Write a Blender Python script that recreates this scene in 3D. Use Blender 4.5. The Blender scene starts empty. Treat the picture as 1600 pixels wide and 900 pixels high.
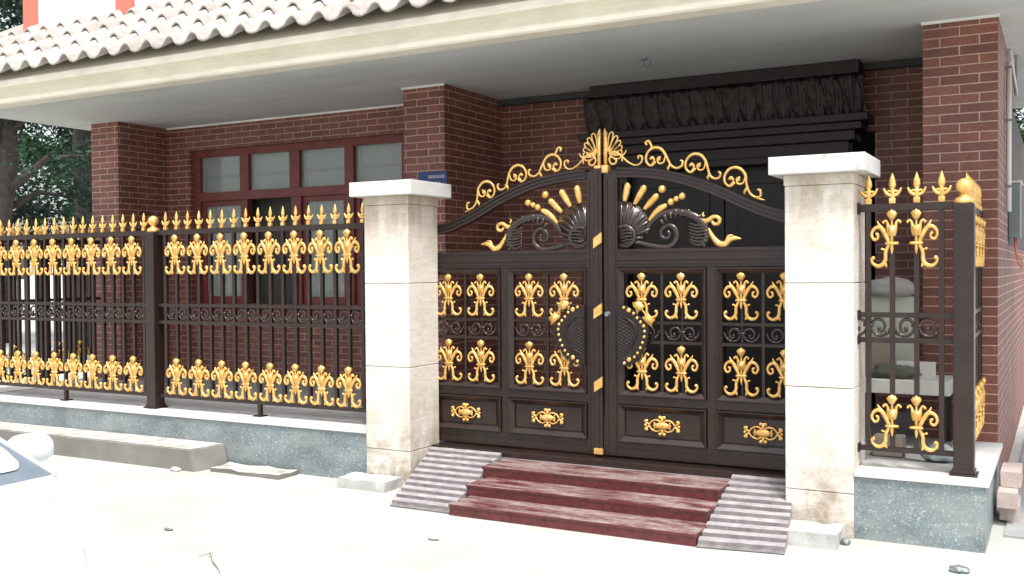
import bpy, bmesh, math, random
from mathutils import Vector, Matrix, noise
random.seed(11)
PI = math.pi
sc = bpy.context.scene
COL = sc.collection

# ------------------------------------------------------------------ camera
cam_d = bpy.data.cameras.new('camera')
cam = bpy.data.objects.new('camera', cam_d)
COL.objects.link(cam)
cam_d.sensor_width = 36.0
cam_d.lens = 36.0 * 1575 / 1600
cam_d.clip_start = 0.05
cam_d.clip_end = 600
yaw, pit, rol = math.radians(28.64), math.radians(-0.985), math.radians(-0.433)
fw = Vector((-math.sin(yaw) * math.cos(pit), math.cos(yaw) * math.cos(pit), math.sin(pit)))
rt = Vector((math.cos(yaw), math.sin(yaw), 0))
up = rt.cross(fw)
r2 = rt * math.cos(rol) + up * math.sin(rol)
u2 = up * math.cos(rol) - rt * math.sin(rol)
m3 = Matrix((r2, u2, -fw)).transposed()
cam.matrix_world = Matrix.Translation((0, 0, 1.6)) @ m3.to_4x4()
sc.camera = cam

# ------------------------------------------------------------------ world, sun, exposure
SUN_EL, SUN_AZ = math.radians(66), math.radians(140)      # azimuth clockwise from +Y (building side)
w = bpy.data.worlds.new('World')
sc.world = w
w.use_nodes = True
nt = w.node_tree
nt.nodes.clear()
sky = nt.nodes.new('ShaderNodeTexSky')
sky.sky_type = 'NISHITA'
sky.sun_disc = False
sky.sun_elevation = SUN_EL
sky.sun_rotation = SUN_AZ
sky.air_density = 1.0
sky.dust_density = 4.0
sky.ozone_density = 0.6
hs = nt.nodes.new('ShaderNodeHueSaturation')
hs.inputs['Saturation'].default_value = 0.3
bg = nt.nodes.new('ShaderNodeBackground')
bg.inputs['Strength'].default_value = 0.15
wo = nt.nodes.new('ShaderNodeOutputWorld')
nt.links.new(sky.outputs[0], hs.inputs['Color'])
nt.links.new(hs.outputs[0], bg.inputs['Color'])
nt.links.new(bg.outputs[0], wo.inputs['Surface'])
sd = bpy.data.lights.new('sun', 'SUN')
sd.energy = 1.5
sd.angle = math.radians(10)
sd.color = (1.0, 0.96, 0.9)
sun = bpy.data.objects.new('sun', sd)
COL.objects.link(sun)
sdir = Vector((math.sin(SUN_AZ) * math.cos(SUN_EL), math.cos(SUN_AZ) * math.cos(SUN_EL), math.sin(SUN_EL)))
sun.rotation_euler = sdir.to_track_quat('Z', 'Y').to_euler()
sun.location = (3, -6, 12)
vs = sc.view_settings
vs.view_transform = 'Standard'
vs.look = 'None'
vs.gamma = 1
vs.use_curve_mapping = False
vs.exposure = 1.1

# ------------------------------------------------------------------ materials
def new_mat(name):
    m = bpy.data.materials.new(name)
    m.use_nodes = True
    return m, m.node_tree, m.node_tree.nodes['Principled BSDF']

def N(t, typ, **kw):
    n = t.nodes.new(typ)
    for k, v in kw.items():
        if k in n.inputs.keys():
            n.inputs[k].default_value = v
        else:
            setattr(n, k, v)
    return n

def ramp(t, src, stops):
    r = t.nodes.new('ShaderNodeValToRGB')
    els = r.color_ramp.elements
    while len(els) < len(stops):
        els.new(0.5)
    for e, (p, c) in zip(els, stops):
        e.position = p
        e.color = (c[0], c[1], c[2], 1) if not isinstance(c, (int, float)) else (c, c, c, 1)
    t.links.new(src, r.inputs[0])
    return r.outputs[0]

def mixc(t, fac, a, b, mode='MIX'):
    m = t.nodes.new('ShaderNodeMix')
    m.data_type = 'RGBA'
    m.blend_type = mode
    for inp, v in ((m.inputs[0], fac), (m.inputs[6], a), (m.inputs[7], b)):
        if hasattr(v, 'is_output'):
            t.links.new(v, inp)
        elif isinstance(v, (int, float)):
            inp.default_value = v
        else:
            inp.default_value = (v[0], v[1], v[2], 1)
    return m.outputs[2]

def noise_n(t, scale, detail=4, rough=0.55, vec=None):
    n = N(t, 'ShaderNodeTexNoise', Scale=scale, Detail=detail, Roughness=rough)
    if vec is None:
        g = t.nodes.new('ShaderNodeNewGeometry')
        vec = g.outputs['Position']
    t.links.new(vec, n.inputs['Vector'])
    return n.outputs['Fac']

def vscale(t, s):
    g = t.nodes.new('ShaderNodeNewGeometry')
    mp = t.nodes.new('ShaderNodeMapping')
    mp.inputs['Scale'].default_value = s
    t.links.new(g.outputs['Position'], mp.inputs['Vector'])
    return mp.outputs[0]

def bump(t, bsdf, h, strength=0.3, dist=0.01):
    b = N(t, 'ShaderNodeBump', Strength=strength, Distance=dist)
    t.links.new(h, b.inputs['Height'])
    t.links.new(b.outputs[0], bsdf.inputs['Normal'])

def simple(name, col, rough=0.5, metal=0.0, var=0.12, scale=6, coat=0.0, bmp=0.0):
    m, t, b = new_mat(name)
    f = noise_n(t, scale)
    lo = tuple(c * (1 - var) for c in col)
    hi = tuple(min(1, c * (1 + var)) for c in col)
    t.links.new(ramp(t, f, [(0.3, lo), (0.7, hi)]), b.inputs['Base Color'])
    b.inputs['Roughness'].default_value = rough
    b.inputs['Metallic'].default_value = metal
    b.inputs['Coat Weight'].default_value = coat
    if bmp:
        bump(t, b, noise_n(t, scale * 8), bmp, 0.004)
    return m

M = {}
# brick: UV in metres
def brick_mat():
    m, t, b = new_mat('brick_tile')
    uv = t.nodes.new('ShaderNodeUVMap')
    br = t.nodes.new('ShaderNodeTexBrick')
    br.inputs['Scale'].default_value = 1
    br.inputs['Brick Width'].default_value = 0.25
    br.inputs['Row Height'].default_value = 0.0665
    br.inputs['Mortar Size'].default_value = 0.0042
    br.inputs['Mortar Smooth'].default_value = 0.15
    br.inputs['Bias'].default_value = 0
    br.inputs['Color1'].default_value = (0.245, 0.088, 0.064, 1)
    br.inputs['Color2'].default_value = (0.165, 0.062, 0.047, 1)
    br.inputs['Mortar'].default_value = (0.53, 0.36, 0.28, 1)
    t.links.new(uv.outputs[0], br.inputs['Vector'])
    n1 = ramp(t, noise_n(t, 1, 6, 0.6, vscale(t, (3, 3, 1.2))), [(0.3, 0.72), (0.7, 1.15)])
    n2 = ramp(t, noise_n(t, 38, 5, 0.7), [(0.25, 0.72), (0.75, 1.2)])
    c = mixc(t, 1.0, br.outputs['Color'], n1, 'MULTIPLY')
    c = mixc(t, 1.0, c, n2, 'MULTIPLY')
    t.links.new(c, b.inputs['Base Color'])
    b.inputs['Roughness'].default_value = 0.55
    inv = N(t, 'ShaderNodeMath', operation='SUBTRACT')
    inv.inputs[0].default_value = 1
    t.links.new(br.outputs['Fac'], inv.inputs[1])
    bump(t, b, inv.outputs[0], 0.6, 0.004)
    return m
M['brick'] = brick_mat()

def stone_mat():
    m, t, b = new_mat('travertine')
    base = ramp(t, noise_n(t, 5, 6), [(0.25, (0.66, 0.61, 0.52)), (0.55, (0.74, 0.70, 0.63)), (0.8, (0.78, 0.75, 0.70))])
    fine = ramp(t, noise_n(t, 1, 6, 0.65, vscale(t, (9, 9, 40))), [(0.3, 0.86), (0.6, 1.04)])
    c = mixc(t, 1, base, fine, 'MULTIPLY')
    g = t.nodes.new('ShaderNodeNewGeometry')
    sx = t.nodes.new('ShaderNodeSeparateXYZ')
    t.links.new(g.outputs['Position'], sx.inputs[0])
    def band(z0, z1):
        mr = N(t, 'ShaderNodeMapRange')
        mr.inputs[1].default_value = z0
        mr.inputs[2].default_value = z1
        t.links.new(sx.outputs[2], mr.inputs[0])
        return mr.outputs[0]
    def mul(a, bb):
        q = N(t, 'ShaderNodeMath', operation='MULTIPLY')
        t.links.new(a, q.inputs[0])
        t.links.new(bb, q.inputs[1])
        return q.outputs[0]
    streak = ramp(t, noise_n(t, 1, 5, 0.6, vscale(t, (11, 11, 1.6))), [(0.38, 0.0), (0.68, 1.0)])
    blot = ramp(t, noise_n(t, 6, 6, 0.62), [(0.40, 0.0), (0.66, 1.0)])
    c = mixc(t, mul(band(1.60, 2.02), ramp(t, noise_n(t, 1, 6, 0.65, vscale(t, (9, 9, 3))), [(0.32, 0.1), (0.62, 0.9)])), c, (0.42, 0.34, 0.26))
    c = mixc(t, mul(band(0.75, 0.15), blot), c, (0.31, 0.235, 0.17))
    spk = ramp(t, noise_n(t, 90, 3), [(0.33, 0.6), (0.46, 1.0)])
    c = mixc(t, 0.45, c, spk, 'MULTIPLY')
    t.links.new(c, b.inputs['Base Color'])
    b.inputs['Roughness'].default_value = 0.75
    bump(t, b, noise_n(t, 45, 5), 0.35, 0.004)
    return m
M['stone'] = stone_mat()
def cap_mat():
    m, t, b = new_mat('cap_marble')
    c = ramp(t, noise_n(t, 9, 7, 0.7), [(0.32, (0.40, 0.38, 0.35)), (0.42, (0.62, 0.61, 0.59)), (0.7, (0.70, 0.69, 0.68))])
    t.links.new(c, b.inputs['Base Color'])
    b.inputs['Roughness'].default_value = 0.6
    bump(t, b, noise_n(t, 50, 4), 0.3, 0.004)
    return m
M['cap'] = cap_mat()

def granite_mat(name, c1, c2, c3, rough=0.45):
    m, t, b = new_mat(name)
    v = N(t, 'ShaderNodeTexVoronoi', Scale=120)
    g = t.nodes.new('ShaderNodeNewGeometry')
    t.links.new(g.outputs['Position'], v.inputs['Vector'])
    sep = t.nodes.new('ShaderNodeSeparateColor')
    t.links.new(v.outputs['Color'], sep.inputs[0])
    c = ramp(t, sep.outputs[0], [(0.0, c1), (0.45, c2), (0.90, c2), (0.97, c3)])
    big = ramp(t, noise_n(t, 3.5, 5), [(0.3, 0.78), (0.7, 1.25)])
    c = mixc(t, 1, c, big, 'MULTIPLY')
    dirt = ramp(t, noise_n(t, 1, 5, 0.6, vscale(t, (2.5, 2.5, 7))), [(0.45, 0.0), (0.72, 0.55)])
    c = mixc(t, dirt, c, (0.34, 0.36, 0.34))
    t.links.new(c, b.inputs['Base Color'])
    b.inputs['Roughness'].default_value = rough
    return m
M['granite'] = granite_mat('blue_granite', (0.115, 0.145, 0.15), (0.175, 0.21, 0.22), (0.33, 0.385, 0.39))
M['coping'] = simple('pale_coping', (0.62, 0.62, 0.60), 0.6, var=0.1, scale=8)
M['soffit'] = simple('soffit_paint', (0.57, 0.585, 0.575), 0.8, var=0.05, scale=1.5)
def streaky(m, col, sc_, lo, hi, k):
    t = m.node_tree
    b = t.nodes['Principled BSDF']
    src = b.inputs['Base Color'].links[0].from_socket
    f = ramp(t, noise_n(t, 1, 7, 0.65, vscale(t, sc_)), [(lo, 0.0), (hi, k)])
    t.links.new(mixc(t, f, src, col), b.inputs['Base Color'])
streaky(M['soffit'], (0.44, 0.44, 0.42), (0.5, 3.5, 1), 0.45, 0.75, 0.6)
M['cream'] = simple('cream_paint', (0.74, 0.70, 0.58), 0.7, var=0.06, scale=3)
streaky(M['cream'], (0.42, 0.39, 0.31), (2.2, 2.2, 9), 0.52, 0.80, 0.5)
M['tile'] = None
def tile_mat():
    m, t, b = new_mat('roof_tile')
    uv = t.nodes.new('ShaderNodeUVMap')
    wn = t.nodes.new('ShaderNodeTexWhiteNoise')
    wn.noise_dimensions = '2D'
    fl = N(t, 'ShaderNodeVectorMath', operation='FLOOR')
    t.links.new(uv.outputs[0], fl.inputs[0])
    t.links.new(fl.outputs[0], wn.inputs['Vector'])
    c = ramp(t, wn.outputs['Value'], [(0.0, (0.36, 0.315, 0.29)), (0.5, (0.42, 0.38, 0.345)), (1.0, (0.47, 0.435, 0.395))])
    c = mixc(t, 1, c, ramp(t, noise_n(t, 14, 5), [(0.3, 0.7), (0.65, 1.08)]), 'MULTIPLY')
    t.links.new(c, b.inputs['Base Color'])
    b.inputs['Roughness'].default_value = 0.65
    bump(t, b, noise_n(t, 80, 3), 0.2, 0.003)
    return m
M['tile'] = tile_mat()
M['white_wall'] = simple('white_render', (0.78, 0.77, 0.75), 0.85, var=0.04, scale=2)
M['coral'] = simple('coral_paint', (0.60, 0.17, 0.12), 0.7, var=0.08)
def brown_mat():
    m, t, b = new_mat('brown_metal')
    c = ramp(t, noise_n(t, 12, 4), [(0.3, (0.022, 0.012, 0.0100)), (0.7, (0.032, 0.0185, 0.015))])
    t.links.new(c, b.inputs['Base Color'])
    b.inputs['Roughness'].default_value = 0.33
    b.inputs['Metallic'].default_value = 0.2
    b.inputs['Coat Weight'].default_value = 0.15
    b.inputs['Coat Roughness'].default_value = 0.25
    bump(t, b, noise_n(t, 160, 2), 0.08, 0.002)
    return m
M['brown'] = brown_mat()
M['brown_gloss'] = simple('brown_gloss_paint', (0.035, 0.022, 0.018), 0.24, 0.3, 0.15, 12, 0.6)
def gold_mat():
    m, t, b = new_mat('gold_paint')
    c = ramp(t, noise_n(t, 24, 5, 0.7), [(0.3, (0.68, 0.33, 0.075)), (0.5, (0.82, 0.50, 0.155)), (0.74, (0.88, 0.66, 0.30))])
    t.links.new(c, b.inputs['Base Color'])
    b.inputs['Roughness'].default_value = 0.38
    b.inputs['Metallic'].default_value = 0.6
    bump(t, b, noise_n(t, 120, 3), 0.25, 0.003)
    return m
M['gold'] = gold_mat()
M['bronze'] = simple('dark_bronze', (0.024, 0.017, 0.015), 0.45, 0.3, 0.25, 10)
M['black'] = simple('dark_door', (0.016, 0.0115, 0.011), 0.5, 0.0, 0.2)
M['redwood'] = simple('red_brown_frame', (0.16, 0.032, 0.028), 0.42, 0.0, 0.18, 9)
def glass_mat():
    m, t, b = new_mat('window_glass')
    b.inputs['Base Color'].default_value = (0.75, 0.82, 0.80, 1)
    b.inputs['Roughness'].default_value = 0.06
    b.inputs['Transmission Weight'].default_value = 0.75
    b.inputs['IOR'].default_value = 1.5
    return m
M['glass'] = glass_mat()
M['reflection_sheet'] = simple('grey_green_reflection', (0.26, 0.29, 0.275), 0.9, var=0.35, scale=3)  # grey green reflection of the upper panes, put into a colour
M['curtain'] = simple('curtain_cloth', (0.30, 0.40, 0.36), 0.9, var=0.2, scale=7)
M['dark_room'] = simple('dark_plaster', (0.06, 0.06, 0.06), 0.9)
def ground_mat(name, c1, c2, c3, s=1.2):
    m, t, b = new_mat(name)
    c = ramp(t, noise_n(t, s, 7, 0.6), [(0.3, c1), (0.55, c2), (0.8, c3)])
    sp = ramp(t, noise_n(t, 70, 4, 0.7), [(0.25, 0.8), (0.5, 1.02)])
    c = mixc(t, 1, c, sp, 'MULTIPLY')
    st = ramp(t, noise_n(t, 0.9, 6, 0.7), [(0.60, 0.0), (0.74, 0.5)])
    c = mixc(t, st, c, (0.31, 0.31, 0.265))
    t.links.new(c, b.inputs['Base Color'])
    b.inputs['Roughness'].default_value = 0.85
    bump(t, b, noise_n(t, 40, 6, 0.65), 0.4, 0.006)
    return m
M['street'] = ground_mat('pale_concrete', (0.36, 0.365, 0.335), (0.435, 0.44, 0.41), (0.49, 0.495, 0.475))
M['terrace'] = ground_mat('terrace_slab', (0.24, 0.24, 0.245), (0.32, 0.32, 0.325), (0.37, 0.37, 0.37), 2)  # darkened so the soffit's shade on the terrace is in the colour
M['kerb'] = ground_mat('kerb_concrete', (0.14, 0.137, 0.118), (0.175, 0.17, 0.15), (0.22, 0.215, 0.19), 3)
def dusty(m, col, lo=0.2, hi=0.9):  # mixes a second colour into upward facing surfaces
    t = m.node_tree
    b = t.nodes['Principled BSDF']
    src = b.inputs['Base Color'].links[0].from_socket
    g = t.nodes.new('ShaderNodeNewGeometry')
    sx = t.nodes.new('ShaderNodeSeparateXYZ')
    t.links.new(g.outputs['Normal'], sx.inputs[0])
    d = ramp(t, noise_n(t, 7, 5), [(0.3, lo), (0.6, hi)])
    pw = N(t, 'ShaderNodeMath', operation='POWER', use_clamp=True)
    t.links.new(sx.outputs[2], pw.inputs[0])
    pw.inputs[1].default_value = 3
    ml = N(t, 'ShaderNodeMath', operation='MULTIPLY', use_clamp=True)
    t.links.new(pw.outputs[0], ml.inputs[0])
    t.links.new(d, ml.inputs[1])
    t.links.new(mixc(t, ml.outputs[0], src, col), b.inputs['Base Color'])
dusty(M['kerb'], (0.5, 0.49, 0.45), 0.3, 1.0)  # kerb is paler on top than on its front
M['groove'] = simple('groove_shade', (0.17, 0.155, 0.155), 0.9, var=0.3, scale=20)  # dark colour puts the shade between the ramp ribs into the groove faces
M['rough_stone'] = ground_mat('rough_stone', (0.36, 0.37, 0.36), (0.46, 0.46, 0.44), (0.55, 0.55, 0.53), 9)
def step_mat():
    m, t, b = new_mat('red_granite_step')
    red = ramp(t, noise_n(t, 25, 5), [(0.3, (0.052, 0.011, 0.012)), (0.7, (0.135, 0.026, 0.027))])
    dust = ramp(t, noise_n(t, 1, 9, 0.75, vscale(t, (2.6, 10, 9))), [(0.40, 0.0), (0.58, 0.9)])
    g = t.nodes.new('ShaderNodeNewGeometry')
    sx = t.nodes.new('ShaderNodeSeparateXYZ')
    t.links.new(g.outputs['Normal'], sx.inputs[0])
    ml = N(t, 'ShaderNodeMath', operation='MULTIPLY', use_clamp=True)
    t.links.new(sx.outputs[2], ml.inputs[0])
    t.links.new(dust, ml.inputs[1])
    c = mixc(t, ml.outputs[0], red, ramp(t, noise_n(t, 30, 5, 0.7), [(0.3, (0.20, 0.13, 0.125)), (0.7, (0.46, 0.38, 0.365))]))
    t.links.new(c, b.inputs['Base Color'])
    b.inputs['Roughness'].default_value = 0.4
    return m
M['step'] = step_mat()
def ramp_mat():
    m, t, b = new_mat('ramp_stone')
    c = ramp(t, noise_n(t, 11, 6, 0.65), [(0.3, (0.22, 0.20, 0.21)), (0.5, (0.31, 0.285, 0.29)), (0.7, (0.42, 0.39, 0.39))])
    c = mixc(t, ramp(t, noise_n(t, 3, 5), [(0.5, 0.0), (0.75, 0.5)]), c, (0.34, 0.26, 0.28))
    t.links.new(c, b.inputs['Base Color'])
    b.inputs['Roughness'].default_value = 0.7
    bump(t, b, noise_n(t, 70, 5), 0.4, 0.004)
    return m
M['ramp'] = ramp_mat()
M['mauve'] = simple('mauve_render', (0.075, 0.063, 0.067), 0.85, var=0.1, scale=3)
M['pipe'] = simple('white_plastic', (0.7, 0.68, 0.64), 0.45, var=0.04)
M['zinc'] = simple('grey_zinc', (0.20, 0.23, 0.235), 0.45, 0.4, 0.15)
M['blue'] = simple('blue_enamel', (0.012, 0.03, 0.14), 0.35, var=0.1)
M['white'] = simple('white_enamel', (0.75, 0.75, 0.78), 0.5, var=0.03)
M['bark'] = simple('bark', (0.05, 0.041, 0.036), 0.9, var=0.4, scale=8, bmp=0.5)
def leaf_mat(name, a, b_, c_):
    m, t, b = new_mat(name)
    oi = N(t, 'ShaderNodeTexNoise', Scale=1.3, Detail=2)
    g = t.nodes.new('ShaderNodeNewGeometry')
    t.links.new(g.outputs['Position'], oi.inputs['Vector'])
    c = ramp(t, oi.outputs['Fac'], [(0.3, a), (0.5, b_), (0.75, c_)])
    rnd = ramp(t, g.outputs['Random Per Island'], [(0, 0.7), (1, 1.3)])
    c = mixc(t, 1, c, rnd, 'MULTIPLY')
    t.links.new(c, b.inputs['Base Color'])
    b.inputs['Roughness'].default_value = 0.8
    b.inputs['Specular IOR Level'].default_value = 0.2
    return m
M['leaf_dark'] = leaf_mat('dark_needles', (0.014, 0.030, 0.022), (0.024, 0.050, 0.035), (0.046, 0.085, 0.055))
M['leaf_green'] = leaf_mat('green_leaves', (0.02, 0.05, 0.022), (0.035, 0.085, 0.035), (0.06, 0.12, 0.05))
M['car'] = None
m_, t_, b_ = new_mat('white_car_paint')
b_.inputs['Base Color'].default_value = (0.72, 0.75, 0.78, 1)
b_.inputs['Roughness'].default_value = 0.25
b_.inputs['Coat Weight'].default_value = 0.3
t_.links.new(ramp(t_, noise_n(t_, 3), [(0.3, (0.70, 0.73, 0.77)), (0.7, (0.74, 0.76, 0.79))]), b_.inputs['Base Color'])
M['car'] = m_
M['rubber'] = simple('rubber', (0.02, 0.02, 0.022), 0.8)
m_, t_, b_ = new_mat('car_glass')
b_.inputs['Base Color'].default_value = (0.42, 0.60, 0.62, 1)
b_.inputs['Roughness'].default_value = 0.12
b_.inputs['Coat Weight'].default_value = 1
M['car_glass'] = m_
M['cowl'] = simple('blue_grey_plastic', (0.13, 0.165, 0.205), 0.4, var=0.12)
M['cardboard'] = simple('cardboard', (0.30, 0.255, 0.21), 0.9, var=0.15)
M['cloth'] = simple('grey_cloth', (0.36, 0.35, 0.34), 0.95, var=0.15)
M['bag'] = simple('pale_plastic_bag', (0.42, 0.47, 0.49), 0.35, var=0.15, scale=10)
M['board'] = simple('white_board', (0.62, 0.61, 0.58), 0.6, var=0.06)
M['greencloth'] = simple('olive_cloth', (0.09, 0.095, 0.075), 0.9, var=0.2)
M['paver'] = ground_mat('pink_paver', (0.42, 0.34, 0.31), (0.50, 0.42, 0.38), (0.55, 0.47, 0.43), 8)
M['sage'] = simple('sage_panel', (0.48, 0.49, 0.41), 0.8, var=0.08)

# ------------------------------------------------------------------ helpers
def add_box(bm, x0, x1, y0, y1, z0, z1, bev=0.0):
    vs_ = [bm.verts.new(p) for p in ((x0, y0, z0), (x1, y0, z0), (x1, y1, z0), (x0, y1, z0),
                                     (x0, y0, z1), (x1, y0, z1), (x1, y1, z1), (x0, y1, z1))]
    fs = [bm.faces.new([vs_[i] for i in q]) for q in ((0, 3, 2, 1), (4, 5, 6, 7), (0, 1, 5, 4), (1, 2, 6, 5), (2, 3, 7, 6), (3, 0, 4, 7))]
    if bev:
        es = list({e for f in fs for e in f.edges})
        bmesh.ops.bevel(bm, geom=es, offset=bev, segments=2, affect='EDGES', profile=0.6)
    return vs_

def hexa(bm, pts, bev=0.0):
    """eight corner points: bottom four then top four, both anticlockwise"""
    vs_ = [bm.verts.new(p) for p in pts]
    fs = [bm.faces.new([vs_[i] for i in q]) for q in ((0, 3, 2, 1), (4, 5, 6, 7), (0, 1, 5, 4), (1, 2, 6, 5), (2, 3, 7, 6), (3, 0, 4, 7))]
    if bev:
        es = list({e for f in fs for e in f.edges})
        bmesh.ops.bevel(bm, geom=es, offset=bev, segments=2, affect='EDGES')

def uv_box(bm):
    """UV in metres by dominant normal"""
    lay = bm.loops.layers.uv.verify()
    for f in bm.faces:
        n = f.normal
        for l in f.loops:
            c = l.vert.co
            if abs(n.x) > 0.6:
                l[lay].uv = (c.y, c.z)
            elif abs(n.z) > 0.6:
                l[lay].uv = (c.x, c.y)
            else:
                l[lay].uv = (c.x, c.z)

def obj(name, bm, mat, parent=None, smooth=False, uv=False, loc=None):
    me = bpy.data.meshes.new(name)
    bm.normal_update()
    if uv:
        uv_box(bm)
    bm.to_mesh(me)
    bm.free()
    me.materials.append(mat)
    if smooth:
        for p in me.polygons:
            p.use_smooth = True
    o = bpy.data.objects.new(name, me)
    COL.objects.link(o)
    if parent is not None:
        o.parent = parent
    if loc:
        o.location = loc
    return o

def place(name, me, parent, loc, scale=None, rotz=0):
    o = bpy.data.objects.new(name, me)
    COL.objects.link(o)
    o.parent = parent
    o.location = loc
    o.rotation_euler = (0, 0, rotz)
    if scale:
        o.scale = scale
    return o

def tag(o, label=None, cat=None, group=None, kind=None):
    if label:
        o['label'] = label
    if cat:
        o['category'] = cat
    if group:
        o['group'] = group
    if kind:
        o['kind'] = kind
    return o

def thing(name, label, cat, loc=(0, 0, 0), group=None):
    o = bpy.data.objects.new(name, None)
    o.empty_display_size = 0.2
    COL.objects.link(o)
    o.location = loc
    return tag(o, label, cat, group)

def B():
    return bmesh.new()

def boxobj(name, mat, parent, x0, x1, y0, y1, z0, z1, bev=0.0, uv=False):
    b = B()
    add_box(b, x0, x1, y0, y1, z0, z1, bev)
    return obj(name, b, mat, parent, uv=uv)

def catmull(pts, rad, n):
    out = []
    P = [pts[0]] + list(pts) + [pts[-1]]
    R = [rad[0]] + list(rad) + [rad[-1]]
    for i in range(1, len(P) - 2):
        for k in range(n):
            t = k / n
            q = []
            for d in range(len(P[0])):
                p0, p1, p2, p3 = P[i - 1][d], P[i][d], P[i + 1][d], P[i + 2][d]
                q.append(0.5 * ((2 * p1) + (-p0 + p2) * t + (2 * p0 - 5 * p1 + 4 * p2 - p3) * t * t + (-p0 + 3 * p1 - 3 * p2 + p3) * t ** 3))
            out.append((q, R[i] * (1 - t) + R[i + 1] * t))
    out.append((list(P[-2]), R[-2]))
    return out

def stroke(bm, pts, rad, n=4, seg=6, flat=0.8, y=0.0):
    """swept relief line in the XZ plane; pts (x, z), rad per point; flat scales thickness in y"""
    if isinstance(rad, (int, float)):
        rad = [rad] * len(pts)
    cp = catmull(pts, rad, n)
    rings = []
    for i, (p, r) in enumerate(cp):
        a = cp[max(0, i - 1)][0]
        b = cp[min(len(cp) - 1, i + 1)][0]
        tx, tz = b[0] - a[0], b[1] - a[1]
        l = math.hypot(tx, tz) or 1
        nx, nz = -tz / l, tx / l
        r = max(r, 0.0004)
        rings.append([bm.verts.new((p[0] + nx * r * math.cos(2 * PI * k / seg), y + flat * r * math.sin(2 * PI * k / seg),
                                    p[1] + nz * r * math.cos(2 * PI * k / seg))) for k in range(seg)])
    for a, b in zip(rings, rings[1:]):
        for k in range(seg):
            bm.faces.new((a[k], a[(k + 1) % seg], b[(k + 1) % seg], b[k]))
    bm.faces.new(rings[0][::-1])
    bm.faces.new(rings[-1])

def ball(bm, x, z, r, y=0.0, sy=1.0, u=8, v=6):
    res = bmesh.ops.create_uvsphere(bm, u_segments=u, v_segments=v, radius=r)
    bmesh.ops.transform(bm, matrix=Matrix.Translation((x, y, z)) @ Matrix.Diagonal((1, sy, 1, 1)), verts=res['verts'])

def lathe(bm, prof, seg=16, cx=0, cy=0):
    rings = []
    for r, z in prof:
        rings.append([bm.verts.new((cx + r * math.cos(2 * PI * k / seg), cy + r * math.sin(2 * PI * k / seg), z)) for k in range(seg)])
    for a, b in zip(rings, rings[1:]):
        for k in range(seg):
            bm.faces.new((a[k], a[(k + 1) % seg], b[(k + 1) % seg], b[k]))
    bm.faces.new(rings[0][::-1])
    bm.faces.new(rings[-1])

def tube(bm, pts, rad, seg=8):
    """tube through 3-D points"""
    pts = [Vector(p) for p in pts]
    if isinstance(rad, (int, float)):
        rad = [rad] * len(pts)
    rings = []
    for i, p in enumerate(pts):
        d = (pts[min(i + 1, len(pts) - 1)] - pts[max(i - 1, 0)]).normalized()
        a = d.orthogonal().normalized() if abs(d.z) > 0.9 else d.cross(Vector((0, 0, 1))).normalized()
        b = d.cross(a)
        rings.append([bm.verts.new(p + (a * math.cos(2 * PI * k / seg) + b * math.sin(2 * PI * k / seg)) * rad[i]) for k in range(seg)])
    for a, b in zip(rings, rings[1:]):
        for k in range(seg):
            bm.faces.new((a[k], a[(k + 1) % seg], b[(k + 1) % seg], b[k]))
    bm.faces.new(rings[0][::-1])
    bm.faces.new(rings[-1])
    bmesh.ops.recalc_face_normals(bm, faces=bm.faces)

def prism(bm, poly, y0, y1):
    """extrude polygon (x, z) list between y0 (front) and y1"""
    a = [bm.verts.new((x, y0, z)) for x, z in poly]
    b = [bm.verts.new((x, y1, z)) for x, z in poly]
    n = len(poly)
    bm.faces.new(a)
    bm.faces.new(b[::-1])
    for i in range(n):
        bm.faces.new((a[(i + 1) % n], a[i], b[i], b[(i + 1) % n]))
    bmesh.ops.recalc_face_normals(bm, faces=bm.faces)

def mirror_mesh(me, name):
    m2 = me.copy()
    m2.name = name
    for v in m2.vertices:
        v.co.x = -v.co.x
    m2.flip_normals()
    return m2

def mesh_of(name, bm, mat, smooth=True):
    me = bpy.data.meshes.new(name)
    bmesh.ops.recalc_face_normals(bm, faces=bm.faces)
    bm.to_mesh(me)
    bm.free()
    me.materials.append(mat)
    if smooth:
        for p in me.polygons:
            p.use_smooth = True
    return me

# ------------------------------------------------------------------ ground
b = B()
n = 60
def gz(x, y):
    return 0.012 * noise.noise(Vector((x * 0.8, y * 0.8, 0))) if abs(x) < 12 and -1 < y < 5.4 else 0
xs = [-300, -60, -20] + [-12 + i * 0.4 for i in range(36)] + [4, 20, 60, 300]
ys = [-300, -60, -12, -4] + [-1 + i * 0.4 for i in range(17)] + [6.1, 9, 20, 60, 300]
grid = [[b.verts.new((x, y, gz(x, y))) for x in xs] for y in ys]
for j in range(len(ys) - 1):
    for i in range(len(xs) - 1):
        b.faces.new((grid[j][i], grid[j][i + 1], grid[j + 1][i + 1], grid[j + 1][i]))
tag(obj('street_ground', b, M['street'], smooth=True), kind='structure')
b = B()
add_box(b, -9.8, -4.42, 6.41, 8.9, 0.02, 0.395)
add_box(b, -1.30, -0.56, 6.6, 8.9, 0.02, 0.40)
add_box(b, -4.42, -1.30, 6.45, 8.9, 0.02, 0.225)
tag(obj('courtyard_floor', b, M['terrace']), kind='structure')
b = B()
add_box(b, -0.30, 3.0, 6.6, 40, -0.05, 0.015)
tag(obj('side_lane_path', b, M['terrace']), kind='structure')

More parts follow.
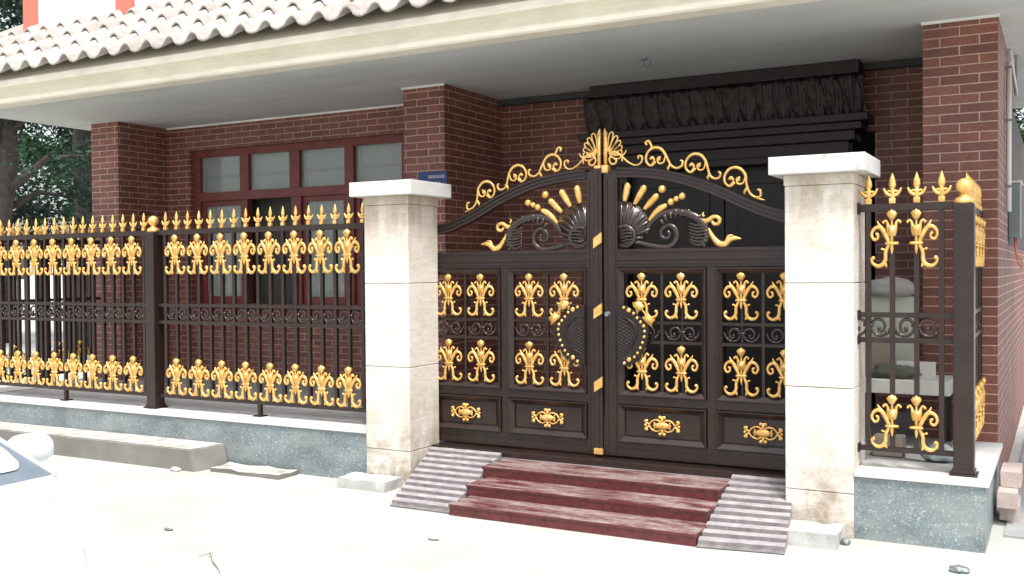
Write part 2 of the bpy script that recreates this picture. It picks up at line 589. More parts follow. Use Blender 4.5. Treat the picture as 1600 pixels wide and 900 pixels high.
# ------------------------------------------------------------------ house
house = thing('brick_house', 'dark red brick house with deep grey soffit, cream eave and pale wavy tile roof', 'house', (-5, 8.5, 0))
def H(name, mat, x0, x1, y0, y1, z0, z1, uv=False, bev=0.0, parent=None):
    b = B()
    add_box(b, x0, x1, y0, y1, z0, z1, bev)
    o = obj(name, b, mat, None, uv=uv)
    pr = parent if parent is not None else house
    o.parent = pr
    return o
house.location = (0, 0, 0)
ZS = 3.31
# back wall pieces round the window (x -8.94..-5.55, z 1.18..3.0)
b = B()
add_box(b, -9.5, -8.94, 8.55, 8.8, 0.0, ZS)
add_box(b, -8.94, -5.55, 8.55, 8.8, 0.0, 1.18)
add_box(b, -8.94, -5.55, 8.55, 8.8, 3.02, ZS)
add_box(b, -5.55, -5.2, 8.55, 8.8, 0.0, ZS)
add_box(b, -5.2, -3.95, 8.9, 9.1, 0.0, ZS)
add_box(b, -1.38, -0.6, 8.9, 9.1, 0.0, ZS)
add_box(b, -3.95, -1.38, 8.9, 9.1, 2.75, ZS)
obj('wall', b, M['brick'], house, uv=True)
for x0, x1, y0, y1 in ((-9.76, -9.32, 7.85, 8.6), (-5.40, -4.95, 7.8, 8.95), (-0.86, -0.385, 7.6, 9.0)):
    H('brick_column', M['brick'], x0, x1, y0, y1, 0.0, ZS, uv=True)
H('side_wall', M['brick'], -0.6, -0.387, 9.0, 22, 0.0, 1.78, uv=True)
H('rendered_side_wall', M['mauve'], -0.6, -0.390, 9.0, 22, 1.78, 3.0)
H('rear_wall', M['dark_room'], -9.6, -0.6, 12.0, 12.2, 0, 3.3)
H('left_side_wall', M['brick'], -9.7, -9.4, 8.6, 12.2, 0, ZS, uv=True)
H('interior_ceiling', M['dark_room'], -9.4, -0.6, 8.81, 12.0, 3.25, 3.3)
# soffit slab
b = B()
add_box(b, -10.2, 1.2, 6.42, 8.62, ZS, ZS + 0.10)
add_box(b, -10.2, -0.2, 8.62, 12.2, ZS, ZS + 0.10)
obj('soffit', b, M['soffit'], house)
# thin pale edge where soffit meets brick
b = B()
for x0, x1, y in ((-9.3, -5.42, 8.545), (-4.93, -0.88, 8.895), (-5.41, -4.94, 7.794), (-0.87, -0.375, 7.594)):
    add_box(b, x0, x1, y - 0.012, y, ZS - 0.018, ZS)
obj('soffit_bead', b, M['white_wall'], house)
# eave moulding: profile in (y, z) swept along x
prof = [(6.40, 3.262), (6.29, 3.262), (6.275, 3.275), (6.275, 3.305), (6.29, 3.32), (6.315, 3.335), (6.325, 3.36), (6.315, 3.385),
        (6.28, 3.40), (6.225, 3.41), (6.22, 3.425), (6.22, 3.47), (6.235, 3.48), (6.45, 3.48), (6.45, 3.262)]
b = B()
X0, X1 = -10.25, 1.25
r0 = [b.verts.new((X0, y, z)) for y, z in prof]
r1 = [b.verts.new((X1, y, z)) for y, z in prof]
for i in range(len(prof)):
    j = (i + 1) % len(prof)
    b.faces.new((r0[i], r0[j], r1[j], r1[i]))
b.faces.new(r0[::-1]); b.faces.new(r1)
bmesh.ops.recalc_face_normals(b, faces=b.faces)
obj('eave_moulding', b, M['cream'], house)
# tiled roof: wavy tile courses
b = B()
lay = b.loops.layers.uv.verify()
PT = 0.268
slope = 0.66
rx0, rx1 = -10.45, 1.3
nx = int((rx1 - rx0) / (PT / 18))
def prof_z(u):
    # barrel (up) + pan (down) S-profile
    u = u % 1.0
    if u < 0.44:
        return 0.010 + 0.042 * math.sin(PI * u / 0.44)
    return -0.030 * math.sin(PI * (u - 0.44) / 0.56) ** 0.8
rows = 4
dy = 0.33
for rI in range(rows):
    y0 = 6.13 + rI * dy
    z0 = 3.515 + rI * dy * slope
    y1 = y0 + dy + 0.05
    z1 = z0 + (dy + 0.05) * slope
    lift0, lift1 = 0.050, 0.0
    cols = []
    for i in range(nx + 1):
        x = rx0 + (rx1 - rx0) * i / nx
        u = x / PT
        jit = 0.006 * noise.noise(Vector((math.floor(u) * 3.1, rI * 7.7, 0)))
        pz = prof_z(u)
        cols.append([b.verts.new((x, y0 + jit, z0 + lift0 + pz + jit)), b.verts.new((x, y1, z1 + lift1 + pz)),
                     b.verts.new((x, y0 + jit + 0.002, z0 + lift0 + pz - 0.021 + jit)), b.verts.new((x, y1, z1 + lift1 + pz - 0.021))])
    for i in range(nx):
        a, c = cols[i], cols[i + 1]
        uu = (rx0 + (rx1 - rx0) * (i + 0.5) / nx) / PT
        for q in ((a[0], c[0], c[1], a[1]), (a[2], c[2], c[0], a[0]), (a[3], c[3], c[2], a[2])):
            f = b.faces.new(q)
            f.smooth = True
            for l in f.loops:
                l[lay].uv = (math.floor(uu + 0.25) + 0.5, rI + 0.5)
ob = obj('tile_roof', b, M['tile'], house)
b = B()
hexa(b, [(-10.4, 6.24, 3.478), (1.25, 6.24, 3.478), (1.25, 7.5, 3.478), (-10.4, 7.5, 3.478),
         (-10.4, 6.24, 3.482), (1.25, 6.24, 3.482), (1.25, 7.5, 4.24), (-10.4, 7.5, 4.24)])
obj('roof_deck', b, M['cream'], house)
# upper storey
H('upper_wall', M['white_wall'], -10.02, 1.2, 7.26, 9.0, 3.9, 6.6)
for x0, x1 in ((-10.03, -9.85), (-8.56, -8.34), (-5.6, -5.38)):
    H('pilaster', M['coral'], x0, x1, 7.20, 7.27, 4.20, 6.55, bev=0.004)
    H('pilaster_base', M['white_wall'], x0 - 0.03, x1 + 0.03, 7.17, 7.27, 4.02, 4.20, bev=0.004)

# window
win = obj('window', B(), M['redwood'], house)
def bars(name, lst, mat, parent, bev=0.004):
    b = B()
    for q in lst:
        add_box(b, *q, bev)
    return obj(name, b, mat, parent)
yf, yb = 8.60, 8.68
fr = [(-8.94, -5.55, yf, yb, 2.94, 3.02), (-8.94, -5.55, yf, yb, 1.18, 1.25), (-8.94, -8.83, yf, yb, 1.25, 2.94),
      (-5.62, -5.55, yf, yb, 1.25, 2.94), (-8.83, -5.62, yf - 0.01, yb, 2.43, 2.53)]
for x0, x1 in ((-8.21, -8.08), (-7.48, -7.34), (-6.72, -6.60), (-5.98, -5.86)):
    fr.append((x0, x1, yf - 0.005, yb - 0.002, 2.53, 2.94))
for x0, x1 in ((-8.17, -8.10), (-7.46, -7.32), (-6.70, -6.60)):
    fr.append((x0, x1, yf - 0.005, yb - 0.002, 1.25, 2.43))
bars('frame', fr, M['redwood'], win)
H('window_sill', M['redwood'], -9.0, -5.5, 8.50, 8.60, 1.13, 1.18, parent=win)
for x0, x1 in ((-8.83, -8.21), (-8.08, -7.48), (-7.34, -6.72), (-6.60, -5.98), (-5.86, -5.62)):
    H('pane', M['glass'], x0, x1, 8.64, 8.646, 2.53, 2.94, parent=win)
for x0, x1 in ((-8.83, -8.17), (-7.32, -6.70), (-6.60, -5.62)):
    sash = bars('sash', [(x0, x1, 8.625, 8.665, 1.25, 1.33), (x0, x1, 8.625, 8.665, 2.37, 2.43), (x0, x0 + 0.06, 8.625, 8.665, 1.33, 2.37), (x1 - 0.06, x1, 8.625, 8.665, 1.33, 2.37)], M['redwood'], win)
    H('pane', M['glass'], x0 + 0.06, x1 - 0.06, 8.645, 8.651, 1.33, 2.37, parent=win)
b = B()
def curtain(b, x0, x1, y, z0, z1, amp=0.02, wl=0.11):
    n = max(8, int((x1 - x0) / 0.012))
    v = [(b.verts.new((x0 + (x1 - x0) * i / n, y + amp * math.sin(2 * PI * i * (x1 - x0) / n / wl) , z0)),
          b.verts.new((x0 + (x1 - x0) * i / n, y + amp * 0.7 * math.sin(2 * PI * i * (x1 - x0) / n / wl), z1))) for i in range(n + 1)]
    for p, q in zip(v, v[1:]):
        f = b.faces.new((p[0], q[0], q[1], p[1]))
        f.smooth = True
curtain(b, -8.9, -8.2, 8.76, 1.2, 2.45)
curtain(b, -7.28, -6.62, 8.76, 1.2, 2.45)
curtain(b, -6.55, -5.6, 8.76, 1.2, 2.45)
obj('curtain', b, M['curtain'], win)
b = B()
for x0, x1 in ((-8.86, -8.16), (-8.1, -7.45), (-7.36, -6.7), (-6.62, -5.96), (-5.9, -5.6)):
    add_box(b, x0, x1, 8.74, 8.745, 2.74, 2.98)
    add_box(b, x0, x1, 8.76, 8.765, 2.48, 2.75)
    add_box(b, x0, x1, 8.725, 8.75, 2.715, 2.745)
obj('reflection_sheet', b, M['reflection_sheet'], win)  # grey sheets behind the upper panes stand in for reflection in the glass
b = B()
for x0, x1 in ((-8.86, -8.16), (-8.1, -7.45), (-7.36, -6.7), (-6.62, -5.96), (-5.9, -5.6)):
    add_box(b, x0, x1, 8.70, 8.72, 2.70, 2.735)
    add_box(b, x0, x0 + 0.05, 8.70, 8.72, 2.50, 2.96)
obj('reflection_band', b, M['bronze'], win)  # dark bars imitate the dark band reflected in the upper panes
b = B()
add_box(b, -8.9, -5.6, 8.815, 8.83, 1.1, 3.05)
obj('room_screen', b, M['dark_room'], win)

# entrance door surround
ent = obj('entrance_surround', B(), M['bronze'], house)
def E_(name, lst, mat=None, bev=0.006):
    return bars(name, lst, mat or M['bronze'], ent, bev)
E_('lintel', [(-3.86, -1.46, 8.60, 8.90, 3.20, 3.305), (-3.80, -1.50, 8.66, 8.90, 2.86, 3.20),
              (-3.95, -1.38, 8.52, 8.90, 2.80, 2.86), (-3.88, -1.44, 8.58, 8.90, 2.74, 2.80), (-3.82, -1.50, 8.64, 8.90, 2.66, 2.74),
              (-3.76, -1.56, 8.70, 8.90, 2.56, 2.66), (-3.82, -1.50, 8.66, 8.90, 2.50, 2.56)])
b = B()
nl = 17
nxf, nzf = 408, 26
FX0, FX1 = -3.90, -1.41
rows_ = []
for jz in range(nzf + 1):
    t = jz / nzf
    row = []
    for ix in range(nxf + 1):
        fx = ix / nxf
        x = FX0 + (FX1 - FX0) * fx
        u = (fx * nl + 0.25 * t) % 1.0
        u2 = (fx * nl + 0.5 + 0.15 * t) % 1.0
        wdt = 0.5 * math.sqrt(max(0.0, math.sin(PI * min(1.0, 0.12 + t * 0.86))))
        d1 = max(0.0, 1 - abs(u - 0.5) / max(wdt, 0.02))
        d2 = max(0.0, 1 - abs(u2 - 0.5) / 0.42) * (0.5 + 0.5 * t)
        vein = 0.006 * math.cos(2 * PI * (u - 0.5) * 6 - 5 * t) * d1
        nz_ = 0.010 * noise.noise(Vector((x * 22, t * 6, 1)))
        y = 8.64 - 0.09 * t ** 1.5 - 0.045 * d1 ** 0.6 - 0.02 * d2 + vein + nz_ + (0.07 * (t - 0.88) / 0.12 if t > 0.88 else 0)
        row.append(b.verts.new((x + 0.01 * noise.noise(Vector((fx * 60, t * 5, 4))), y, 2.865 + 0.335 * t)))
    rows_.append(row)
for p, q in zip(rows_, rows_[1:]):
    for k in range(nxf):
        b.faces.new((p[k], p[k + 1], q[k + 1], q[k])).smooth = True
obj('leaf_frieze', b, M['bronze'], ent)
for s in (-3.72, -1.78):
    E_('jamb', [(s, s + 0.18, 8.72, 8.90, 0.30, 2.50), (s - 0.03, s + 0.21, 8.69, 8.90, 0.225, 0.45), (s + 0.04, s + 0.14, 8.70, 8.72, 0.55, 2.4)])
E_('door', [(-3.54, -2.66, 8.84, 8.89, 0.23, 2.50), (-2.65, -1.78, 8.84, 8.89, 0.23, 2.50)], M['black'])
E_('door_panel', [(x, x + 0.62, 8.825, 8.84, z, z + h) for x in (-3.41, -2.53) for z, h in ((0.4, 0.55), (1.1, 0.5), (1.75, 0.6))], M['black'], 0.01)

# soffit hook
hook = thing('ceiling_hook', 'small metal lamp hook hanging from the grey soffit above the gate', 'hook', (-2.97, 7.7, ZS))
b = B()
lathe(b, [(0.022, -0.012), (0.026, 0.0)], 12)
obj('base', b, M['zinc'], hook)
b = B()
tube(b, [(0, 0, -0.01), (0.0, 0, -0.05), (0.025, 0, -0.085), (0.05, 0, -0.06), (0.05, 0, -0.03)], 0.005)
tube(b, [(-0.02, 0, -0.01), (-0.05, 0.01, -0.03), (-0.06, 0.0, -0.015)], 0.003)
obj('wire', b, M['zinc'], hook, smooth=True)

# street sign
sg = thing('address_sign', 'small blue address plate with white lettering on the brick column', 'sign', (-5.07, 7.788, 2.44))
b = B()
add_box(b, -0.17, 0.15, 0, 0.008, -0.075, 0.075, 0.004)
obj('plate', b, M['blue'], sg)
b = B()
random.seed(3)
def glyph(b, x, z, h):
    # dense pseudo character strokes like the unreadable ones in the photograph
    wd = h * 0.85
    for k in range(3):
        add_box(b, x + 0.001 * (k % 2), x + wd, -0.002, 0.002, z + h * (0.12 + 0.36 * k), z + h * (0.12 + 0.36 * k) + h * 0.1)
    for k in range(random.choice((1, 2))):
        xx = x + wd * random.uniform(0.15, 0.8)
        add_box(b, xx, xx + h * 0.1, -0.0035, -0.002, z, z + h)
for i in range(7):
    glyph(b, -0.055 + i * 0.026, 0.012, 0.028)
for i in range(5):
    glyph(b, -0.035 + i * 0.024, -0.045, 0.022)
obj('lettering', b, M['white'], sg)

# pipe and meter box on the side wall
pp = thing('drain_pipe', 'thin white plastic pipe running down the side wall behind the right brick column', 'pipe', (-0.358, 8.52, 0))
b = B()
tube(b, [(0, 0, 3.15), (0, 0, 2.02)], 0.019, 10)
obj('tube', b, M['pipe'], pp, smooth=True)
for z in (2.2, 2.7, 3.1):
    b = B()
    add_box(b, -0.026, 0.022, -0.024, 0.024, z, z + 0.015)
    obj('clip', b, M['zinc'], pp)
mb = thing('meter_box', 'grey metal electric meter box on the side wall with loose wires below', 'meter box', (-0.345, 9.32, 2.06))
b = B()
add_box(b, -0.042, 0.045, -0.20, 0.20, -0.22, 0.22, 0.006)
obj('case', b, M['zinc'], mb)
b = B()
add_box(b, -0.042, 0.055, -0.22, 0.22, 0.22, 0.237, 0.003)
obj('lid', b, M['pipe'], mb)
b = B()
tube(b, [(0.0, -0.1, -0.22), (0.01, -0.12, -0.34), (0.03, -0.15, -0.43), (0.06, -0.14, -0.47)], 0.007, 6)
tube(b, [(0.01, 0.0, -0.22), (0.01, 0.0, -0.34), (0.05, -0.05, -0.42)], 0.005, 6)
obj('wire', b, M['coral'], mb, smooth=True)
bk = thing('wall_bracket', 'white metal strut bracket high on the side wall at the right edge of the photo', 'bracket', (-0.365, 8.85, 2.7))
b = B()
tube(b, [(0, 0, 0.60), (0.035, 0.30, 0.30), (0.04, 0.30, 0.62)], 0.014, 8)
obj('strut', b, M['pipe'], bk, smooth=True)

# ------------------------------------------------------------------ stone gate pillars
def pillar(x0, label, foot):
    t = thing('stone_pillar', label, 'pillar', (x0 + 0.2, 6.37, 0), 'stone gate pillars')
    zs = [0.0, 0.262, 0.886, 1.512, 2.10]
    for z0, z1 in zip(zs, zs[1:]):
        b = B()
        add_box(b, -0.2, 0.2, -0.2, 0.2, z0 + (0.002 if z0 else 0), z1 - 0.002, 0.005)
        obj('block', b, M['stone'], t)
    b = B()
    add_box(b, -0.190, 0.190, -0.190, 0.190, 0.02, 2.09)
    obj('core', b, M['greencloth'], t)
    b = B()
    add_box(b, -0.206, 0.206, -0.206, 0.206, 2.10, 2.165, 0.006)
    obj('neck', b, M['stone'], t)
    b = B()
    add_box(b, -0.28, 0.28, -0.28, 0.28, 2.165, 2.272, 0.006)
    obj('cap', b, M['cap'], t)
    return t
pillar(-4.64, 'beige stone pillar with flat cap, left of the double gate', 0)
pillar(-1.48, 'beige stone pillar with flat cap, right of the double gate', 0)

def rough_block(name, x0, x1, y0, y1, z0, z1, mat, label, cat, amp=0.012, sub=5, group=None):
    b = B()
    add_box(b, x0, x1, y0, y1, z0, z1)
    bmesh.ops.subdivide_edges(b, edges=b.edges[:], cuts=sub, use_grid_fill=True)
    for v in b.verts:
        nn = noise.noise_vector(v.co * 9)
        v.co += Vector((nn.x, nn.y, nn.z if v.co.z > z0 + 0.01 else 0)) * amp
    o = obj(name, b, mat, None)
    return tag(o, label, cat, group)
rough_block('foot_stone', -4.72, -4.30, 5.92, 6.14, -0.01, 0.075, M['rough_stone'], 'grey stone slab lying at the foot of the left gate pillar', 'stone slab')
rough_block('foot_stone', -1.49, -1.12, 5.86, 6.13, -0.01, 0.085, M['rough_stone'], 'rough grey marble block at the foot of the right gate pillar', 'stone block', 0.016)

# ------------------------------------------------------------------ granite base walls
def base_wall(name, segs, caps, label):
    t = thing(name, label, 'low wall', (0, 0, 0))
    b = B()
    for q in segs:
        add_box(b, *q)
    obj('granite_face', b, M['granite'], t)
    b = B()
    for q in caps:
        add_box(b, *q, 0.004)
    obj('coping', b, M['coping'], t)
    return t
base_wall('granite_base_wall', [(-9.85, -4.64, 6.18, 6.41, 0, 0.37), (-9.85, -9.81, 6.41, 7.85, 0, 0.37)],
          [(-9.87, -4.643, 6.165, 6.405, 0.37, 0.405), (-9.87, -9.50, 6.405, 7.85, 0.396, 0.403)],
          'blue grey granite base wall with pale coping under the left fence')
base_wall('granite_base_wall', [(-1.08, -0.375, 6.18, 6.60, 0, 0.37), (-0.60, -0.377, 6.60, 7.6, 0, 0.37)],
          [(-1.078, -0.355, 6.165, 6.62, 0.37, 0.405), (-0.62, -0.355, 6.62, 7.597, 0.37, 0.403)],
          'blue grey granite base wall with pale coping under the right corner fence')
b = B()
add_box(b, -0.374, -0.358, 6.17, 7.6, 0.0, 0.368, 0.003)
# low concrete kerb
b2 = B()
b.free()
hexa(b2, [(-13, 5.86, -0.01), (-6.12, 5.86, -0.01), (-6.06, 6.175, -0.01), (-13, 6.175, -0.01),
          (-13, 5.90, 0.155), (-6.20, 5.88, 0.175), (-6.10, 6.175, 0.185), (-13, 6.175, 0.17)], 0.008)
bmesh.ops.subdivide_edges(b2, edges=b2.edges[:], cuts=6, use_grid_fill=True)
for v in b2.verts:
    v.co += noise.noise_vector(v.co * 5) * 0.006
tag(obj('concrete_kerb', b2, M['kerb']), 'low weathered concrete kerb along the foot of the left granite wall', 'kerb')
rough_block('concrete_slab', -6.02, -5.30, 5.93, 6.15, -0.01, 0.035, M['kerb'], 'thin broken concrete slab on the ground beyond the kerb end', 'concrete slab', 0.014, 6)

# ------------------------------------------------------------------ steps and ramps
st = thing('entrance_steps', 'three dusty red granite steps up to the double gate', 'steps', (-2.7, 6.0, 0))
def S(name, *q):
    b = B()
    add_box(b, q[0] + 2.7, q[1] + 2.7, q[2] - 6.0, q[3] - 6.0, q[4], q[5], 0.004)
    return obj(name, b, M['step'], st)
for k, (y0, z) in enumerate(((5.57, 0.075), (5.84, 0.150), (6.11, 0.225))):
    xl, xr = -3.53 - 0.03 * k, -1.85 - 0.012 * k
    S('riser', xl + 0.004, xr - 0.004, y0 + 0.005, y0 + 0.30, z - 0.079, z - 0.022)
    S('tread', xl, xr, y0, y0 + 0.34, z - 0.022, z)
sl = tag(boxobj('gate_sill', M['brown'], None, -4.24, -1.49, 6.46, 6.70, 0.0, 0.272, 0.004), 'dark metal threshold below the double gate', 'threshold')

def ribbed(name, bl, br, tr, tl, ztop, label):
    b = B()
    bl, br, tr, tl = [Vector((p[0], p[1], 0)) for p in (bl, br, tr, tl)]
    nr = 10
    prof = []
    for i in range(nr):
        t0, t1 = i / nr, (i + 1) / nr
        d = t1 - t0
        prof += [(t0, 0.0), (t0 + d * 0.40, 0.0), (t0 + d * 0.46, 0.020), (t0 + d * 0.94, 0.020), (t1 - d * 0.01, 0.0)]
    prof.append((1, 0))
    L, R_, L0, R0 = [], [], [], []
    for t, h in prof:
        z = ztop * t + 0.006
        a = bl.lerp(tl, t)
        c = br.lerp(tr, t)
        row = []
        for k in range(9):
            p = a.lerp(c, k / 8)
            row.append(b.verts.new((p.x, p.y + 0.003 * noise.noise(Vector((k * 2.3, t * 30, 0))), z + h + (0.003 * noise.noise(Vector((k * 1.7, t * 40, 5))) if h else 0))))
        L.append(row)
        L0.append(b.verts.new((a.x, a.y, -0.01)))
        R0.append(b.verts.new((c.x, c.y, -0.01)))
    for i in range(len(L) - 1):
        for k in range(8):
            f = b.faces.new((L[i][k], L[i][k + 1], L[i + 1][k + 1], L[i + 1][k]))
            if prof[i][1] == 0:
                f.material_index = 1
        b.faces.new((L0[i], L[i][0], L[i + 1][0], L0[i + 1]))
        b.faces.new((R0[i], R0[i + 1], L[i + 1][8], L[i][8]))
    o = obj(name, b, M['ramp'])
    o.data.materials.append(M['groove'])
    tag(o, label, 'ramp', 'ribbed stone ramps beside the steps')
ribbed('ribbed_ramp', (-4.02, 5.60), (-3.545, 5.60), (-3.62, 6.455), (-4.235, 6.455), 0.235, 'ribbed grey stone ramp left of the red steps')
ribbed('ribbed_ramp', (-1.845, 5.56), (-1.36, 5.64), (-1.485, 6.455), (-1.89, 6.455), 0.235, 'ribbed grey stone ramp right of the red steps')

# ------------------------------------------------------------------ ornament meshes
def ornament(half=0):
    """gilded scroll plume, base at z=0, height 0.325; half=-1 keeps only the left-hand side arm"""
    b = B()
    # bud
    prism(b, [(-0.010, 0.268), (0.010, 0.268), (0.029, 0.300), (0.018, 0.316), (0.006, 0.318), (0, 0.326), (-0.006, 0.318), (-0.018, 0.316), (-0.029, 0.300)], -0.013, 0.013)
    ball(b, 0, 0.300, 0.013, -0.010, 0.6)
    stroke(b, [(0, 0.275), (0, 0.23), (0, 0.14)], [0.006, 0.007, 0.009], 2)
    for s in (-1, 1):
        stroke(b, [(s * 0.012, 0.185), (s * 0.018, 0.215), (s * 0.024, 0.25), (s * 0.036, 0.264), (s * 0.047, 0.254)], [0.012, 0.012, 0.008, 0.0065, 0.005], 4)
        ball(b, s * 0.046, 0.254, 0.0085)
        if half and s != half:
            continue
        # side arm with pointed leaf and volute
        stroke(b, [(s * 0.016, 0.142), (s * 0.032, 0.180), (s * 0.052, 0.214), (s * 0.070, 0.240), (s * 0.080, 0.262)], [0.010, 0.014, 0.014, 0.008, 0.002], 4)
        stroke(b, [(s * 0.046, 0.212), (s * 0.074, 0.228), (s * 0.100, 0.216), (s * 0.112, 0.186), (s * 0.098, 0.158), (s * 0.078, 0.166), (s * 0.078, 0.188), (s * 0.090, 0.190)],
               [0.010, 0.012, 0.010, 0.009, 0.009, 0.008, 0.008, 0.007], 5)
        # leg
        stroke(b, [(s * 0.016, 0.130), (s * 0.034, 0.085), (s * 0.036, 0.045), (s * 0.052, 0.018), (s * 0.080, 0.010), (s * 0.104, 0.024), (s * 0.112, 0.048), (s * 0.104, 0.060)],
               [0.009, 0.011, 0.012, 0.013, 0.011, 0.009, 0.008, 0.008], 5)
        ball(b, s * 0.103, 0.055, 0.0115)
        stroke(b, [(s * 0.042, 0.040), (s * 0.034, 0.016), (s * 0.026, 0.004)], [0.012, 0.010, 0.002], 3)
        stroke(b, [(s * 0.034, 0.075), (s * 0.040, 0.100), (s * 0.054, 0.106)], [0.006, 0.005, 0.005], 3)
        ball(b, s * 0.054, 0.105, 0.0075)
    # vase body, ring, bar, spike
    prism(b, [(-0.014, 0.182), (0.014, 0.182), (0.024, 0.222), (0.012, 0.238), (0, 0.228), (-0.012, 0.238), (-0.024, 0.222)], -0.012, 0.010)
    stroke(b, [(-0.020, 0.182), (0.020, 0.182)], 0.006, 2, flat=1.4)
    stroke(b, [(-0.036, 0.136), (0, 0.136), (0.036, 0.136)], [0.0085, 0.0095, 0.0085], 2, flat=1.6)
    stroke(b, [(0, 0.13), (0, 0.105), (0, 0.075)], [0.008, 0.010, 0.002], 3)
    return b
ORN = mesh_of('gold_scroll', ornament(), M['gold'])
def fuller(me, name, k):
    m2 = me.copy()
    m2.name = name
    nrm = [v.normal.copy() for v in m2.vertices]
    for v, n_ in zip(m2.vertices, nrm):
        v.co += n_ * k
    return m2
ORN_F = fuller(ORN, 'gold_scroll_full', 0.0028)
ORN_L = mesh_of('gold_scroll_left', ornament(-1), M['gold'])
ORN_R = mirror_mesh(ORN_L, 'gold_scroll_right')

def spear():
    b = B()
    add_box(b, -0.016, 0.016, -0.014, 0.014, 0, 0.030, 0.003)
    stroke(b, [(0, 0.02), (0, 0.06), (0, 0.08)], [0.008, 0.010, 0.007], 3, flat=1)
    stroke(b, [(0, 0.074), (0, 0.096), (0, 0.120), (0, 0.160)], [0.008, 0.0155, 0.0135, 0.001], 4, flat=0.7)
    for s in (-1, 1):
        stroke(b, [(0, 0.040), (s * 0.020, 0.050), (s * 0.032, 0.070), (s * 0.036, 0.084)], [0.009, 0.009, 0.006, 0.002], 4)
        stroke(b, [(0, 0.058), (s * 0.014, 0.068), (s * 0.022, 0.062)], [0.007, 0.006, 0.004], 3)
    return b
SPEAR = mesh_of('spear_finial', spear(), M['gold'])
for v_ in SPEAR.vertices:
    if v_.co.z > 0.032:
        v_.co.x *= 1.22
        v_.co.y *= 1.15

def ballfin():
    b = B()
    prof = [(0.052, 0.0), (0.056, 0.012), (0.050, 0.030), (0.032, 0.040), (0.024, 0.048), (0.026, 0.056)]
    for k in range(9):
        a = -PI / 2 + 0.35 + (PI - 0.35) * k / 8
        prof.append((max(0.0005, 0.047 * math.cos(a)), 0.100 + 0.047 * math.sin(a)))
    lathe(b, prof, 20)
    return b
BALLF = mesh_of('ball_finial', ballfin(), M['gold'])

def midscroll():
    """dark scroll cell, 0.27 wide, centred on z=0, height about 0.13"""
    b = B()
    stroke(b, [(-0.030, 0.012), (0.030, 0.012)], 0.0085, 2, flat=1.5)
    for s in (-1, 1):
        stroke(b, [(s * 0.010, 0.010), (s * 0.035, 0.042), (s * 0.070, 0.044), (s * 0.092, 0.014), (s * 0.080, -0.020), (s * 0.056, -0.018), (s * 0.058, 0.002)],
               [0.008, 0.009, 0.009, 0.009, 0.008, 0.007, 0.006], 5)
        ball(b, s * 0.060, -0.004, 0.012)
        stroke(b, [(s * 0.010, 0.004), (s * 0.028, -0.030), (s * 0.060, -0.046), (s * 0.100, -0.036), (s * 0.122, -0.008), (s * 0.132, 0.020)],
               [0.007, 0.008, 0.008, 0.009, 0.008, 0.004], 5)
        ball(b, s * 0.104, -0.030, 0.013)
    return b
MID = mesh_of('dark_scroll', midscroll(), M['brown_gloss'])
def bar_mesh(name, w_, z0, z1):
    b = B()
    add_box(b, -w_ / 2, w_ / 2, -w_ / 2, w_ / 2, z0, z1)
    return mesh_of(name, b, M['brown'], False)

# ------------------------------------------------------------------ fences
def fence(label, name='metal_fence', group='brown metal fences with gold ornaments'):
    return thing(name, label, 'fence', (0, 0, 0), group)
PICK = bar_mesh('picket', 0.028, 0.53, 1.98)
def post(t, x, y, shoe=True):
    b = B()
    add_box(b, -0.055, 0.055, -0.055, 0.055, 0.405, 1.965, 0.006)
    p = obj('post', b, M['brown'], t, loc=(x, y, 0))
    place('ball_finial', BALLF, p, (0, 0, 1.965))
    b = B()
    add_box(b, -0.075, 0.075, -0.075, 0.075, 0.405, 0.418, 0.003)
    add_box(b, -0.062, 0.062, -0.062, 0.062, 0.418, 0.440, 0.003)
    obj('base_plate', b, M['brown'], p)
def rail(t, p0, p1, z0, z1, d=0.035):
    p0, p1 = Vector(p0), Vector(p1)
    dr = (p1 - p0).normalized()
    nr = Vector((-dr.y, dr.x)) * d / 2
    b = B()
    c = [p0 - nr, p1 - nr, p1 + nr, p0 + nr]
    hexa(b, [(q.x, q.y, z0) for q in c] + [(q.x, q.y, z1) for q in c], 0.004)
    bmesh.ops.recalc_face_normals(b, faces=b.faces)
    obj('rail', b, M['brown'], t)
RAILS = ((1.935, 1.98), (1.305, 1.335), (1.155, 1.185), (0.505, 0.535))
def foot(t, x, y):
    b = B()
    add_box(b, -0.016, 0.016, -0.016, 0.016, 0.415, 0.505)
    add_box(b, -0.045, 0.045, -0.040, 0.040, 0.405, 0.417, 0.003)
    obj('foot', b, M['brown'], t, loc=(x, y, 0))

Y0 = 6.33
f1 = fence('long brown metal fence with gold spear tips and scrolls on the left granite wall')
for x in (-9.60, -7.075):
    post(f1, x, Y0)
for xa, xb in ((-9.545, -7.13), (-7.02, -4.645)):
    for z0, z1 in RAILS:
        rail(f1, (xa, Y0), (xb, Y0), z0, z1)
def section(t, xs_orn, extra, y=Y0, dx=0.135):
    pass
xs1 = [-6.79 + 0.2685 * i for i in range(8)]           # ornament centres, right section
xs2 = [-7.33 - 0.2685 * i for i in range(9)]           # left section
for x in xs1 + xs2:
    if x > -9.5:
        place('gold_scroll', ORN_F, f1, (x, Y0 - 0.022, 1.59), (1.02, 1, 1.06))
        place('gold_scroll', ORN_F, f1, (x, Y0 - 0.022, 0.538), (1.02, 1, 0.98))
        place('dark_scroll', MID, f1, (x, Y0, 1.245))
px = sorted(set([round(x, 4) for x in xs1] + [round(x - 0.134, 4) for x in xs1] + [round(x, 4) for x in xs2] + [round(x + 0.134, 4) for x in xs2] + [-4.776]))
for x in px:
    if x > -9.53 and not (-7.15 < x < -7.0):
        place('picket', PICK, f1, (x, Y0, 0))
        place('spear_finial', SPEAR, f1, (x, Y0, 1.98))
foot(f1, -5.85, Y0)
foot(f1, -8.27, Y0)

